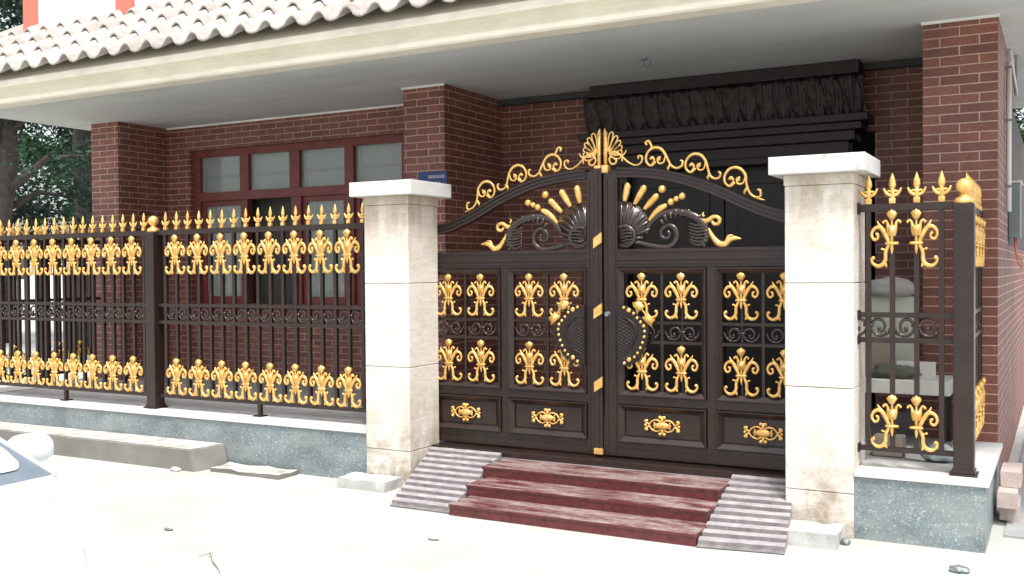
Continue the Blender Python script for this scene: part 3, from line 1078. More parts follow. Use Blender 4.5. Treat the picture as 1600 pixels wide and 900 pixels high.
f2 = fence('brown metal return fence running back to the left brick column, seen through the front fence')
XL = -9.66
for z0, z1 in RAILS:
    rail(f2, (XL, 6.40), (XL, 7.85), z0, z1)
post(f2, XL, 7.12)
for i in range(10):
    y = 6.52 + i * 0.134
    if abs(y - 7.12) < 0.08:
        continue
    place('picket', PICK, f2, (XL, y, 0))
    place('spear_finial', SPEAR, f2, (XL, y, 1.98), rotz=PI / 2)
    if i % 2 == 0:
        place('gold_scroll', ORN, f2, (XL, y, 1.59), rotz=PI / 2)
        place('gold_scroll', ORN, f2, (XL, y, 0.538), rotz=PI / 2)
        place('dark_scroll', MID, f2, (XL, y, 1.245), rotz=PI / 2)
f3 = fence('short brown metal corner fence with gold ball post on the right granite wall')
XR = -0.495
post(f3, XR, Y0)
for z0, z1 in RAILS:
    rail(f3, (-1.10, Y0), (-0.55, Y0), z0, z1)
    rail(f3, (XR, 6.385), (XR, 7.6), z0, z1)
    b = B()
    add_box(b, -1.115, -1.07, Y0 - 0.035, Y0 + 0.035, z0 - 0.012, z1 + 0.012, 0.004)
    obj('wall_clamp', b, M['brown'], f3)
for x in (-1.02, -0.885, -0.75, -0.615):
    place('picket', PICK, f3, (x, Y0, 0))
    place('spear_finial', SPEAR, f3, (x, Y0, 1.98), (1.12, 1, 1.12))
for z, s in ((1.60, 1.06), (0.525, 1.0)):
    place('gold_scroll', ORN_L, f3, (-0.885, Y0 - 0.022, z), (1.02, 1, s))
    place('gold_scroll', ORN_R, f3, (-0.75, Y0 - 0.022, z), (1.02, 1, s))
for x in (-1.02, -0.75):
    place('dark_scroll', MID, f3, (x, Y0, 1.245), (1, 1, 1.05))
for i in range(9):
    y = 6.50 + i * 0.134
    place('picket', PICK, f3, (XR, y, 0))
    place('spear_finial', SPEAR, f3, (XR, y, 1.98), (1.1, 1, 1.1), rotz=PI / 2)
    if i % 2 == 0:
        place('gold_scroll', ORN, f3, (XR + 0.022, y, 1.60), rotz=PI / 2)
        place('gold_scroll', ORN, f3, (XR + 0.022, y, 0.525), rotz=PI / 2)
        place('dark_scroll', MID, f3, (XR, y, 1.245), rotz=PI / 2)

# ------------------------------------------------------------------ double gate, leaf built for the right (local x = distance from meeting line)
CX = -2.865
GY = 6.60
ARC_O = [(0.0, 2.318), (0.12, 2.317), (0.30, 2.305), (0.53, 2.268), (0.80, 2.180), (1.03, 2.070), (1.17, 2.012), (1.30, 1.972), (1.52, 1.94)]
ARC_I = [(0.0, 2.250), (0.12, 2.249), (0.30, 2.238), (0.53, 2.200), (0.80, 2.105), (1.00, 2.008), (1.13, 1.952), (1.28, 1.900), (1.52, 1.868)]
def smooth_line(pts, n=5):
    return [tuple(q[0]) for q in catmull(pts, [0] * len(pts), n)]
ao, ai = smooth_line(ARC_O), smooth_line(ARC_I)
def arcband(b, f0, f1, y0, y1, x0=0.105, x1=1.5):
    """band between fractions f0..f1 from inner to outer edge"""
    lo, hi = [], []
    for (xa, za), (xb, zb) in zip(ai, ao):
        p = (xa + (xb - xa) * f0, za + (zb - za) * f0)
        q = (xa + (xb - xa) * f1, za + (zb - za) * f1)
        if x0 <= p[0] <= x1:
            lo.append(p); hi.append(q)
    poly = lo + hi[::-1]
    # quads strip
    A = [[b.verts.new((x, y, z)) for y in (y0, y1)] for x, z in lo]
    C = [[b.verts.new((x, y, z)) for y in (y0, y1)] for x, z in hi]
    for i in range(len(lo) - 1):
        b.faces.new((A[i][0], A[i + 1][0], C[i + 1][0], C[i][0]))
        b.faces.new((A[i][1], C[i][1], C[i + 1][1], A[i + 1][1]))
        b.faces.new((A[i][0], A[i][1], A[i + 1][1], A[i + 1][0]))
        b.faces.new((C[i][0], C[i + 1][0], C[i + 1][1], C[i][1]))
    for e in (0, -1):
        b.faces.new((A[e][0], C[e][0], C[e][1], A[e][1]))
    bmesh.ops.recalc_face_normals(b, faces=b.faces)

def leaf_parts():
    """returns list of (name, mesh) and placements for the right-hand leaf in local coordinates"""
    P = []
    # frame: stiles and rails
    b = B()
    F0, F1 = -0.02, 0.03
    add_box(b, 0.012, 0.118, F0, F1, 0.285, 2.30, 0.004)          # meeting stile
    add_box(b, 1.462, 1.53, F0, F1, 0.285, 1.93, 0.004)           # hinge stile
    add_box(b, 0.765, 0.823, F0 + 0.001, F1, 0.385, 1.615, 0.003)  # mid stile
    add_box(b, 0.118, 1.462, F0 + 0.002, F1, 1.615, 1.745, 0.004)  # top rail
    add_box(b, 0.118, 1.462, F0 + 0.002, F1, 0.285, 0.385, 0.004)  # bottom rail
    add_box(b, 0.118, 0.765, F0 + 0.002, F1, 0.655, 0.715, 0.003)  # lock rail
    add_box(b, 0.823, 1.462, F0 + 0.002, F1, 0.655, 0.715, 0.003)
    P.append(('frame', mesh_of('frame', b, M['brown'], False)))
    b = B()
    for z in (1.640, 1.668, 1.722):
        add_box(b, 0.122, 1.46, F0 - 0.008, F0 + 0.004, z, z + 0.012, 0.003)
    add_box(b, 0.035, 0.045, F0 - 0.006, F0 + 0.004, 0.30, 2.24, 0.002)
    add_box(b, 0.095, 0.105, F0 - 0.006, F0 + 0.004, 0.30, 2.24, 0.002)
    add_box(b, 0.122, 1.46, F0 - 0.006, F0 + 0.004, 0.352, 0.362, 0.002)
    P.append(('moulding', mesh_of('moulding', b, M['brown'], False)))
    b = B()
    arcband(b, 0.0, 1.0, F0 + 0.003, F1)
    arcband(b, 0.0, 0.22, F0 - 0.012, F0 + 0.004)
    arcband(b, 0.40, 0.56, F0 - 0.006, F0 + 0.004)
    arcband(b, 0.80, 1.0, F0 - 0.012, F0 + 0.004)
    P.append(('arch_rail', mesh_of('arch_rail', b, M['brown'], False)))
    # picture-frame mouldings
    def pframe(x0, x1, z0, z1, w_=0.040, o=0.014):
        b = B()
        def ring(d, y):
            return [b.verts.new(p) for p in ((x0 + d, y, z0 + d), (x1 - d, y, z0 + d), (x1 - d, y, z1 - d), (x0 + d, y, z1 - d))]
        rs = [ring(0, F0 + 0.002), ring(0.002, F0 - o), ring(0.010, F0 - o), ring(w_ * 0.6, F0 - 0.002), ring(w_, F0 + 0.012), ring(w_, F1 - 0.005)]
        for p, q in zip(rs, rs[1:]):
            for k in range(4):
                b.faces.new((p[k], p[(k + 1) % 4], q[(k + 1) % 4], q[k]))
        bmesh.ops.recalc_face_normals(b, faces=b.faces)
        return b
    for x0, x1 in ((0.118, 0.765), (0.823, 1.462)):
        P.append(('panel_moulding', mesh_of('panel_moulding', pframe(x0 + 0.004, x1 - 0.004, 0.715, 1.612), M['brown'], False)))
        P.append(('panel_moulding', mesh_of('panel_moulding', pframe(x0 + 0.004, x1 - 0.004, 0.388, 0.652), M['brown'], False)))
        b = B()
        add_box(b, x0, x1, 0.004, 0.022, 0.385, 0.655)
        add_box(b, x0 + 0.055, x1 - 0.055, -0.006, 0.004, 0.435, 0.605, 0.005)
        P.append(('lower_panel', mesh_of('lower_panel', b, M['brown'], False)))
    # grille bars
    for c in (0.442, 1.142):
        b = B()
        add_box(b, c - 0.010, c + 0.010, -0.010, 0.010, 0.72, 1.61)
        for z in (1.232, 1.095):
            add_box(b, c - 0.30, c + 0.30, -0.009, 0.009, z - 0.010, z + 0.010)
        for d in (-0.143, 0.143):
            add_box(b, c + d - 0.006, c + d + 0.006, 0.002, 0.014, 0.72, 1.61)
        P.append(('grille', mesh_of('grille', b, M['brown'], False)))
    # dark sunburst scroll
    b = B()
    fan = [(0.118, 2.085), (0.159, 2.078), (0.22, 2.07), (0.28, 2.04), (0.33, 1.99), (0.352, 1.93), (0.33, 1.86), (0.26, 1.80), (0.20, 1.79), (0.15, 1.80), (0.118, 1.82)]
    prism(b, fan, -0.012, 0.006)
    for k in range(9):
        a = math.radians(88 - k * 12)
        L_ = 0.27 if k < 7 else 0.2
        stroke(b, [(0.14, 1.81), (0.14 + math.cos(a) * L_ * 0.85, 1.81 + math.sin(a) * L_ * 0.95)], [0.004, 0.011], 2, flat=0.8, y=-0.012)
    stroke(b, [(0.16, 1.80), (0.26, 1.792), (0.373, 1.765), (0.484, 1.755), (0.545, 1.800), (0.545, 1.872), (0.49, 1.905), (0.440, 1.87), (0.445, 1.825), (0.485, 1.815), (0.50, 1.845), (0.485, 1.86)],
           [0.014, 0.016, 0.018, 0.019, 0.019, 0.018, 0.016, 0.014, 0.013, 0.012, 0.012, 0.012], 6, seg=8, y=-0.006)
    stroke(b, [(0.33, 1.85), (0.352, 1.912), (0.42, 1.972), (0.53, 1.995), (0.64, 1.975), (0.72, 1.925), (0.755, 1.86), (0.76, 1.80), (0.71, 1.765), (0.66, 1.785), (0.665, 1.83)],
           [0.014, 0.020, 0.022, 0.026, 0.030, 0.030, 0.026, 0.022, 0.018, 0.014, 0.010], 6, seg=8, y=-0.004)
    for k in range(14):
        t = k / 13
        a = math.radians(150 - 190 * t)
        cxk, czk = 0.555, 1.86
        r0, r1 = 0.105, 0.150 + 0.012 * (k % 2)
        ox = 0.09 * t
        stroke(b, [(cxk + ox + math.cos(a) * r0, czk + math.sin(a) * r0 * 0.95), (cxk + ox + math.cos(a - 0.12) * r1, czk + math.sin(a - 0.12) * r1 * 0.95)], [0.011, 0.014], 2, y=-0.016)
    for k in range(6):
        z = 1.775 + k * 0.022
        stroke(b, [(0.64, z + 0.03), (0.70, z + 0.012), (0.775, z + 0.018)], [0.004, 0.009, 0.006], 3, y=-0.022)
    stroke(b, [(0.13, 1.90), (0.19, 1.905), (0.245, 1.86), (0.24, 1.80), (0.19, 1.765), (0.14, 1.775)], [0.012, 0.016, 0.018, 0.016, 0.014, 0.01], 5, y=-0.022)
    for k in range(5):
        stroke(b, [(0.15, 1.775 + k * 0.024), (0.20, 1.785 + k * 0.024), (0.235, 1.79 + k * 0.02)], [0.003, 0.008, 0.006], 3, y=-0.034)
    P.append(('acanthus_scroll', mesh_of('acanthus_scroll', b, M['brown_gloss'])))
    # gold rays and leaves
    b = B()
    stroke(b, [(0.172, 2.080), (0.182, 2.13), (0.196, 2.190), (0.205, 2.205)], [0.015, 0.025, 0.026, 0.010], 4, y=-0.012)
    stroke(b, [(0.246, 2.058), (0.280, 2.11), (0.315, 2.165), (0.328, 2.182)], [0.013, 0.024, 0.026, 0.010], 4, y=-0.012)
    stroke(b, [(0.316, 2.020), (0.360, 2.06), (0.405, 2.105), (0.42, 2.118)], [0.012, 0.023, 0.024, 0.009], 4, y=-0.012)
    ball(b, 0.449, 2.153, 0.028, -0.012)
    stroke(b, [(0.352, 1.940), (0.395, 1.988), (0.440, 2.022), (0.482, 2.042)], [0.011, 0.020, 0.024, 0.014], 4, y=-0.012)
    for x, z, r in ((0.512, 2.062, 0.025), (0.551, 2.081, 0.021), (0.592, 2.098, 0.025)):
        ball(b, x, z, r, -0.012)
    P.append(('gold_rays', mesh_of('gold_rays', b, M['gold'])))
    b = B()
    stroke(b, [(0.72, 1.935), (0.765, 1.925), (0.81, 1.952), (0.850, 1.940), (0.848, 1.908), (0.815, 1.902), (0.80, 1.922)], [0.012, 0.018, 0.014, 0.014, 0.013, 0.012, 0.010], 5, y=-0.012)
    stroke(b, [(0.745, 1.955), (0.735, 1.970), (0.745, 1.985)], [0.010, 0.008, 0.002], 3, y=-0.012)
    stroke(b, [(0.775, 1.875), (0.800, 1.825), (0.842, 1.775), (0.885, 1.765), (0.920, 1.795), (0.955, 1.805), (1.00, 1.800)], [0.008, 0.016, 0.022, 0.022, 0.020, 0.016, 0.002], 5, y=-0.012)
    stroke(b, [(0.90, 1.79), (0.915, 1.820), (0.945, 1.825)], [0.012, 0.010, 0.003], 3, y=-0.014)
    P.append(('gold_leaf', mesh_of('gold_leaf', b, M['gold'])))
    # crest of S scrolls over the arch
    b = B()
    stroke(b, [(0.052, 2.416), (0.090, 2.432), (0.130, 2.412), (0.160, 2.385), (0.200, 2.350), (0.250, 2.328), (0.292, 2.345), (0.298, 2.385), (0.270, 2.392), (0.272, 2.372)],
           [0.008, 0.009, 0.008, 0.007, 0.007, 0.007, 0.008, 0.008, 0.007, 0.006], 5)
    stroke(b, [(0.145, 2.400), (0.168, 2.415), (0.182, 2.440)], [0.008, 0.007, 0.003], 3)
    def cscroll(cx, cz, tail, hook=False):
        stroke(b, [(cx + 0.005, cz - 0.030), (cx - 0.030, cz - 0.055), (cx - 0.062, cz - 0.030), (cx - 0.066, cz + 0.015), (cx - 0.040, cz + 0.055), (cx + 0.002, cz + 0.070),
                   (cx + 0.045, cz + 0.055), (cx + 0.075, cz + 0.015)] + tail,
               [0.007, 0.009, 0.009, 0.009, 0.010, 0.011, 0.011, 0.010] + [0.009] * (len(tail) - 1) + [0.006], 5)
        stroke(b, [(cx + 0.075, cz + 0.010), (cx + 0.060, cz - 0.035), (cx + 0.025, cz - 0.040), (cx + 0.018, cz - 0.008), (cx + 0.040, cz + 0.002)], [0.007, 0.007, 0.008, 0.009, 0.009], 4)
        stroke(b, [(cx - 0.030, cz - 0.052), (cx - 0.006, cz - 0.020), (cx - 0.022, cz + 0.006), (cx - 0.038, cz - 0.010)], [0.008, 0.008, 0.008, 0.008], 4)
        ball(b, cx + 0.030, cz - 0.014, 0.010)
        ball(b, cx - 0.024, cz - 0.004, 0.009)
        if hook:
            stroke(b, [(cx - 0.020, cz + 0.062), (cx - 0.030, cz + 0.090), (cx - 0.048, cz + 0.118), (cx - 0.070, cz + 0.108), (cx - 0.060, cz + 0.090)], [0.010, 0.009, 0.009, 0.009, 0.008], 4)
    cscroll(0.395, 2.373, [(0.492, 2.345), (0.510, 2.312), (0.548, 2.292), (0.585, 2.305), (0.592, 2.335), (0.575, 2.345)], True)
    cscroll(0.680, 2.312, [(0.770, 2.275), (0.782, 2.232), (0.812, 2.208), (0.846, 2.212), (0.856, 2.240), (0.840, 2.252)])
    cscroll(0.950, 2.205, [(1.030, 2.175), (1.040, 2.130), (1.060, 2.092), (1.095, 2.070), (1.125, 2.078), (1.122, 2.115), (1.102, 2.120)])
    for x, z in ((0.500, 2.312), (0.780, 2.235), (1.030, 2.125)):
        stroke(b, [(x + 0.006, z + 0.01), (x - 0.012, z - 0.018), (x - 0.008, z - 0.034)], [0.010, 0.010, 0.003], 3)
    stroke(b, [(1.09, 2.07), (1.13, 2.055), (1.155, 2.050)], [0.007, 0.006, 0.001], 3)
    P.append(('gold_crest', mesh_of('gold_crest', b, M['gold'])))
    # half palmette over the meeting stile
    b = B()
    add_box(b, 0.014, 0.036, -0.012, 0.012, 2.335, 2.575)
    prism(b, [(0.014, 2.575), (0.038, 2.555), (0.018, 2.605)], -0.010, 0.010)
    add_box(b, 0.004, 0.052, -0.034, 0.034, 2.285, 2.340, 0.004)
    o_ = (0.030, 2.400)
    for k in range(6):
        a = math.radians(76 - k * 15.5)
        L_ = 0.178 - 0.014 * k
        d = Vector((math.cos(a), math.sin(a)))
        nn = Vector((-d.y, d.x))
        w_ = 0.017
        o2 = Vector(o_)
        pts = [o2 + d * 0.03, o2 + d * L_ * 0.65 + nn * w_ * 0.8, o2 + d * L_ * 0.92 + nn * w_ * 0.8, o2 + d * L_, o2 + d * L_ * 0.92 - nn * w_ * 0.8, o2 + d * L_ * 0.65 - nn * w_ * 0.8, o2 + d * 0.03]
        stroke(b, [tuple(p) for p in pts], 0.0052, 4)
    stroke(b, [(0.150, 2.360), (0.145, 2.400), (0.105, 2.418), (0.070, 2.412), (0.052, 2.380), (0.070, 2.348), (0.100, 2.352), (0.105, 2.378), (0.088, 2.382)], [0.006, 0.008, 0.008, 0.008, 0.008, 0.008, 0.008, 0.008, 0.008], 5)
    P.append(('palmette', mesh_of('palmette', b, M['gold'])))
    return P

PARTS = leaf_parts()

def cartouche():
    b = B()
    ball(b, 0, 0, 0.042, -0.004, 0.35, 14, 8)
    for v in b.verts:
        v.co.x *= 1.3
        v.co.z *= 0.62
    for s in (-1, 1):
        for q in (-1, 1):
            stroke(b, [(s * 0.010, q * 0.026), (s * 0.040, q * 0.040), (s * 0.075, q * 0.028), (s * 0.092, q * 0.006), (s * 0.105, q * 0.012), (s * 0.122, q * 0.026), (s * 0.118, q * 0.036)], [0.006, 0.007, 0.006, 0.007, 0.008, 0.010, 0.008], 4)
            ball(b, s * 0.112, q * 0.030, 0.012, 0, 0.8)
            ball(b, s * 0.016, q * 0.058, 0.013, 0, 0.8)
            stroke(b, [(s * 0.060, q * 0.022), (s * 0.048, q * 0.006), (s * 0.064, q * 0.002)], 0.006, 3)
        ball(b, s * 0.122, 0, 0.011, 0, 0.8)
        stroke(b, [(0, s * 0.02), (0, s * 0.066)], [0.013, 0.010], 2)
    return b
CART = mesh_of('cartouche', cartouche(), M['gold'])

# handle: shield plate with beads
hp = smooth_line([(0.125, 1.350), (0.185, 1.345), (0.240, 1.318), (0.280, 1.280), (0.322, 1.240), (0.352, 1.205), (0.356, 1.165), (0.350, 1.125), (0.338, 1.080), (0.318, 1.038), (0.290, 0.990), (0.250, 0.955), (0.185, 0.930), (0.125, 0.925)], 4)
def handle_plate():
    b = B()
    prism(b, hp, -0.052, -0.034)
    inner = smooth_line([(0.150, 1.275), (0.192, 1.262), (0.232, 1.235), (0.264, 1.194), (0.266, 1.153), (0.252, 1.111), (0.212, 1.040), (0.150, 1.000)], 4)
    stroke(b, inner, [0.005 + 0.008 * math.sin(PI * k_ / (len(inner) - 1)) for k_ in range(len(inner))], 1, y=-0.054)
    stroke(b, [(x * 1.0 + 0.0, z) for x, z in hp[4:-4]], 0.006, 1, y=-0.052)
    prism(b, [(x - 0.012, 1.14 + (z - 1.14) * 0.9) for x, z in inner], -0.056, -0.050)
    for k in range(12):
        z = 1.00 + k * 0.024
        wmax = 0.10 * math.sqrt(max(0.02, 1 - ((z - 1.135) / 0.165) ** 2))
        stroke(b, [(0.140, z), (0.140 + wmax, z + wmax * 0.55)], 0.0018, 1, seg=4, flat=0.7, y=-0.0583)
        stroke(b, [(0.140, z), (0.140 + wmax, z - wmax * 0.55)], 0.0018, 1, seg=4, flat=0.7, y=-0.0583)
    for z in (1.30, 0.97):
        add_box(b, 0.15, 0.19, -0.036, -0.018, z - 0.02, z + 0.02)
    return b
M['plate'] = simple('dark_plate', (0.020, 0.013, 0.012), 0.42, 0.2, 0.4, 40)
HPL = mesh_of('handle_plate', handle_plate(), M['plate'], False)
bb = B()
ball(bb, 0, 0, 0.0115, 0, 0.8)
BEAD = mesh_of('bead', bb, M['gold'])
bead_pts = [(0.215, 1.318, 1.5), (0.251, 1.297, 1), (0.277, 1.265, 1.0), (0.302, 1.237, 1.05), (0.325, 1.210, 1.1), (0.331, 1.174, 1.0), (0.328, 1.135, 1.0), (0.316, 1.095, 1.0), (0.300, 1.058, 1.0), (0.279, 1.022, 0.95), (0.255, 0.993, 0.95), (0.216, 0.974, 1.5), (0.180, 0.948, 1.1), (0.178, 1.336, 1.0)]
bb = B()
prism(bb, [(0.246, 1.372), (0.290, 1.385), (0.312, 1.362), (0.335, 1.350), (0.318, 1.328), (0.296, 1.312), (0.270, 1.325), (0.250, 1.345)], -0.062, -0.046)
prism(bb, [(0.312, 1.272), (0.345, 1.282), (0.358, 1.302), (0.372, 1.280), (0.410, 1.255), (0.392, 1.235), (0.385, 1.205), (0.362, 1.222), (0.335, 1.245)], -0.062, -0.046)
ball(bb, 0.292, 1.348, 0.011, -0.062, 0.5)
ball(bb, 0.365, 1.255, 0.012, -0.062, 0.5)
stroke(bb, [(0.30, 1.335), (0.33, 1.305), (0.345, 1.275)], 0.005, 3, y=-0.056)
HLF = mesh_of('corner_leaf', bb, M['gold'])

def gate_leaf(side, label):
    t = thing('gate_leaf', label, 'gate', (CX, GY, 0), 'two leaves of the double gate')
    def pl(name, me, parent, loc=(0, 0, 0), scale=None):
        m = me
        if side < 0:
            key = me.name + '_mirrored'
            m = bpy.data.meshes.get(key) or mirror_mesh(me, key)
            loc = (-loc[0], loc[1], loc[2])
        return place(name, m, parent, loc, scale)
    for nme, me in PARTS:
        pl(nme, me, t)
    for c in (0.442, 1.142):
        for d in (-0.143, 0.143):
            pl('gold_scroll', ORN, t, (c + d, -0.022, 1.258), (1, 1, 0.99))
            pl('gold_scroll', ORN, t, (c + d, -0.022, 0.757), (1, 1, 0.99))
            pl('dark_scroll', MID, t, (c + d, -0.004, 1.160), (0.92, 1, 0.9))
        pl('cartouche', CART, t, (c, -0.018, 0.520))
    h = pl('handle', HPL, t)
    for x, z, s in bead_pts:
        pl('bead', BEAD, h, (x, -0.056, z), (s, 1, s))
    pl('corner_leaf', HLF, h)
    return t
gR = gate_leaf(1, 'right leaf of the dark brown double gate with gold rays and scrolls')
gL = gate_leaf(-1, 'left leaf of the dark brown double gate with cover strip and gold clips')
b = B()
add_box(b, -0.052, 0.006, -0.040, -0.021, 0.285, 2.32, 0.004)
add_box(b, -0.030, -0.018, -0.046, -0.038, 0.30, 2.30, 0.002)
obj('cover_strip', b, M['brown'], gL)
for z in (1.815, 1.315, 0.795):
    b = B()
    prism(b, [(-0.052, z - 0.062), (0.010, z - 0.022), (0.010, z + 0.052), (-0.052, z + 0.008)], -0.056, -0.040)
    obj('gold_clip', b, M['gold'], gL)
b = B()
add_box(b, -0.055, 0.012, -0.060, -0.040, 0.292, 0.335, 0.004)
obj('gold_clip', b, M['gold'], gL)
b = B()
res = bmesh.ops.create_cone(b, cap_ends=True, segments=16, radius1=0.020, radius2=0.016, depth=0.03)
bmesh.ops.transform(b, matrix=Matrix.Translation((0.045, -0.035, 1.288)) @ Matrix.Rotation(PI / 2, 4, 'X'), verts=res['verts'])
obj('lock_cylinder', b, M['zinc'], gR)

# ------------------------------------------------------------------ clutter behind the right fence
tb = thing('work_table', 'white topped table standing behind the right corner fence', 'table', (-0.98, 7.32, 0.4))
b = B(); add_box(b, -0.30, 0.34, -0.22, 0.22, 0.36, 0.455, 0.006); obj('table_top', b, M['board'], tb)
for x in (-0.27, 0.28):
    for y in (-0.18, 0.18):
        b = B(); add_box(b, x, x + 0.03, y, y + 0.03, 0.003, 0.36); obj('leg', b, M['black'], tb)
def blob(name, mat, x, y, z, sx, sy, sz, label, cat, seed, amp=0.3):
    b = B()
    bmesh.ops.create_icosphere(b, subdivisions=4, radius=1)
    for v in b.verts:
        d = 1 + amp * noise.noise(v.co * 1.6 + Vector((seed, 0, 0))) + amp * 0.45 * abs(noise.noise(v.co * 4.5 + Vector((seed, 3, 0))))
        v.co *= d
        if v.co.z < -0.75:
            v.co.z = -0.75
    lo = min(v.co.z for v in b.verts)
    for v in b.verts:
        v.co = Vector((v.co.x * sx, v.co.y * sy, (v.co.z - lo) * sz))
    return tag(obj(name, b, mat, None, smooth=True, loc=(x, y, z)), label, cat)
TT = 0.4 + 0.455
blob('cloth_heap', M['greencloth'], -1.00, 7.18, TT, 0.15, 0.07, 0.055, 'crumpled dark olive cloth on the white table behind the fence', 'cloth', 2)
tag(boxobj('white_board', M['board'], None, -0.98, -0.74, 7.2, 7.25, TT, TT + 0.115, 0.003), 'small white board upright on the table behind the fence', 'board')
bx = tag(boxobj('cardboard_carton', M['cardboard'], None, -1.24, -1.04, 7.24, 7.40, TT, TT + 0.24, 0.004), 'brown carton on the left of the table behind the fence', 'box')
b = B()
add_box(b, -1.22, -0.90, 7.44, 7.50, TT + 0.001, 1.40, 0.004)
tag(obj('pale_panel', b, M['sage']), 'pale sage panel standing on the back of the white table', 'panel')
blob('covered_sack', M['cloth'], -1.06, 7.47, 1.40, 0.17, 0.09, 0.075, 'grey cloth bundle lying on top of the pale panel', 'bundle', 7, 0.15)
tag(boxobj('carton', M['cardboard'], None, -1.06, -0.88, 6.72, 6.86, 0.406, 0.53, 0.004), 'small brown cardboard box on the slab under the right fence', 'box')
b = B()
hexa(b, [(-0.86, 6.70, 0.406), (-0.74, 6.66, 0.406), (-0.72, 6.78, 0.406), (-0.85, 6.80, 0.406),
         (-0.86, 6.71, 0.48), (-0.76, 6.67, 0.43), (-0.74, 6.78, 0.42), (-0.85, 6.80, 0.47)], 0.002)
tag(obj('paper_scrap', b, M['board']), 'folded white paper scrap on the slab under the right fence', 'paper')
blob('plastic_bag', M['bag'], -0.66, 6.72, 0.406, 0.10, 0.09, 0.055, 'pale crumpled plastic bag beside the right fence post foot', 'bag', 4)

# bricks by the granite corner
for x0, x1, y0, y1, z0, z1, lab in ((-0.345, -0.235, 6.98, 7.30, 0.016, 0.115, 'bottom pink paving brick at the granite corner'),
                                    (-0.35, -0.24, 6.86, 7.14, 0.118, 0.215, 'middle pink paving brick overhanging its stack'),
                                    (-0.34, -0.225, 7.02, 7.36, 0.218, 0.315, 'top pink paving brick of the stack beside the granite corner')):
    rough_block('paving_brick', x0, x1, y0, y1, z0, z1, M['paver'], lab, 'brick', 0.003, 3, 'paving bricks stacked at the corner')
blob('street_stone', M['zinc'], -0.475, 5.74, 0, 0.05, 0.035, 0.02, 'small dark grey stone lying on the pale street near the right corner', 'stone', 1)
blob('street_stone', M['zinc'], -1.10, 6.02, 0, 0.025, 0.025, 0.02, 'tiny dark stone beside the block of the right pillar', 'stone', 5)
blob('street_stone', M['rough_stone'], -6.3, 5.83, 0, 0.05, 0.03, 0.018, 'small pale rubble lump in front of the kerb end', 'stone', 9)

b = B()
tube(b, [(-4.24, 4.16, 0.012), (-4.19, 4.13, 0.03), (-4.09, 4.04, 0.022), (-3.98, 3.97, 0.014), (-3.92, 3.92, 0.008)], [0.002, 0.006, 0.005, 0.004, 0.002], 6)
tube(b, [(-4.19, 4.13, 0.03), (-4.25, 4.09, 0.012)], [0.004, 0.0015], 6)
tag(obj('twig', b, M['kerb'], smooth=True), 'thin dry curved twig lying on the pale street', 'twig')
blob('street_stone', M['kerb'], -4.89, 4.46, 0, 0.03, 0.02, 0.012, 'small flat pebble on the open street farthest from the steps', 'stone', 13)
blob('street_stone', M['kerb'], -3.29, 5.02, 0, 0.035, 0.018, 0.008, 'flat grey chip on the street in front of the lowest step', 'stone', 15)
# ------------------------------------------------------------------ trees and far left wall
def tree(x, y, h, tr, label, mat, seed, crown, nleaf=9000, leaf=0.10, lean=(0, 0)):
    random.seed(seed)
    t = thing('tree', label, 'tree', (x, y, 0), 'trees beyond the left fence')
    b = B()
    top = Vector((lean[0], lean[1], h * 0.85))
    pts = [Vector((top.x * (k / 6) ** 1.3, top.y * (k / 6), h * 0.85 * k / 6)) + Vector((random.uniform(-.08, .08), random.uniform(-.08, .08), 0)) * (k > 0) for k in range(7)]
    tube(b, pts, [tr * (1.25 if k == 0 else 1 - k / 7) for k in range(7)], 12)
    limbs = []
    for k in range(16):
        s = random.uniform(0.22, 0.95)
        i = min(5, int(s * 6))
        p = pts[i].lerp(pts[i + 1], s * 6 - i)
        a = random.uniform(0, 2 * PI)
        L_ = crown * (1.0 - 0.5 * s) * random.uniform(0.6, 1.1)
        e = p + Vector((math.cos(a) * L_, math.sin(a) * L_, L_ * random.uniform(-0.1, 0.6)))
        mid = p.lerp(e, 0.5) + Vector((0, 0, 0.15 * L_))
        tube(b, [p, mid, e], [tr * 0.35 * (1 - s * 0.5), tr * 0.2, 0.015], 6)
        limbs.append((p, mid, e))
    obj('trunk', b, M['bark'], t, smooth=True)
    cl = []
    for p, m_, e in limbs:
        for k in range(5):
            q = m_.lerp(e, k / 4 * 1.1) + Vector((random.gauss(0, .25), random.gauss(0, .25), random.gauss(0, .22)))
            cl.append((q, random.uniform(0.28, 0.6)))
    for k in range(10):
        cl.append((top + Vector((random.gauss(0, .5), random.gauss(0, .5), random.uniform(-.6, .9))), random.uniform(.3, .6)))
    verts, faces = [], []
    for k in range(nleaf):
        c, r = random.choice(cl)
        d = Vector((random.gauss(0, 1), random.gauss(0, 1), random.gauss(0, .8)))
        d = d.normalized() * r * random.random() ** 0.45
        q = c + d
        ax = Vector((random.gauss(0, 1), random.gauss(0, 1), random.gauss(-.4, .8))).normalized()
        bx_ = ax.orthogonal().normalized()
        bx_.rotate(Matrix.Rotation(random.uniform(0, 6.28), 3, ax))
        l, w2 = leaf * random.uniform(.7, 1.5), leaf * random.uniform(.18, .32)
        i0 = len(verts)
        verts += [q, q + ax * l * .5 + bx_ * w2, q + ax * l, q + ax * l * .5 - bx_ * w2]
        faces.append((i0, i0 + 1, i0 + 2, i0 + 3))
    me = bpy.data.meshes.new('crown')
    me.from_pydata(verts, [], faces)
    me.materials.append(mat)
    o = bpy.data.objects.new('crown', me)
    COL.objects.link(o)
    o.parent = t
tree(-15.9, 10.6, 8.0, 0.26, 'thick trunked dark tree nearest the left corner of the house', M['leaf_dark'], 1, 2.4, 12000, 0.095, (1.2, 0.2))
tree(-17.2, 13.6, 9.5, 0.30, 'tall dark evergreen tree behind the left brick column', M['leaf_dark'], 2, 3.0, 22000, 0.10)
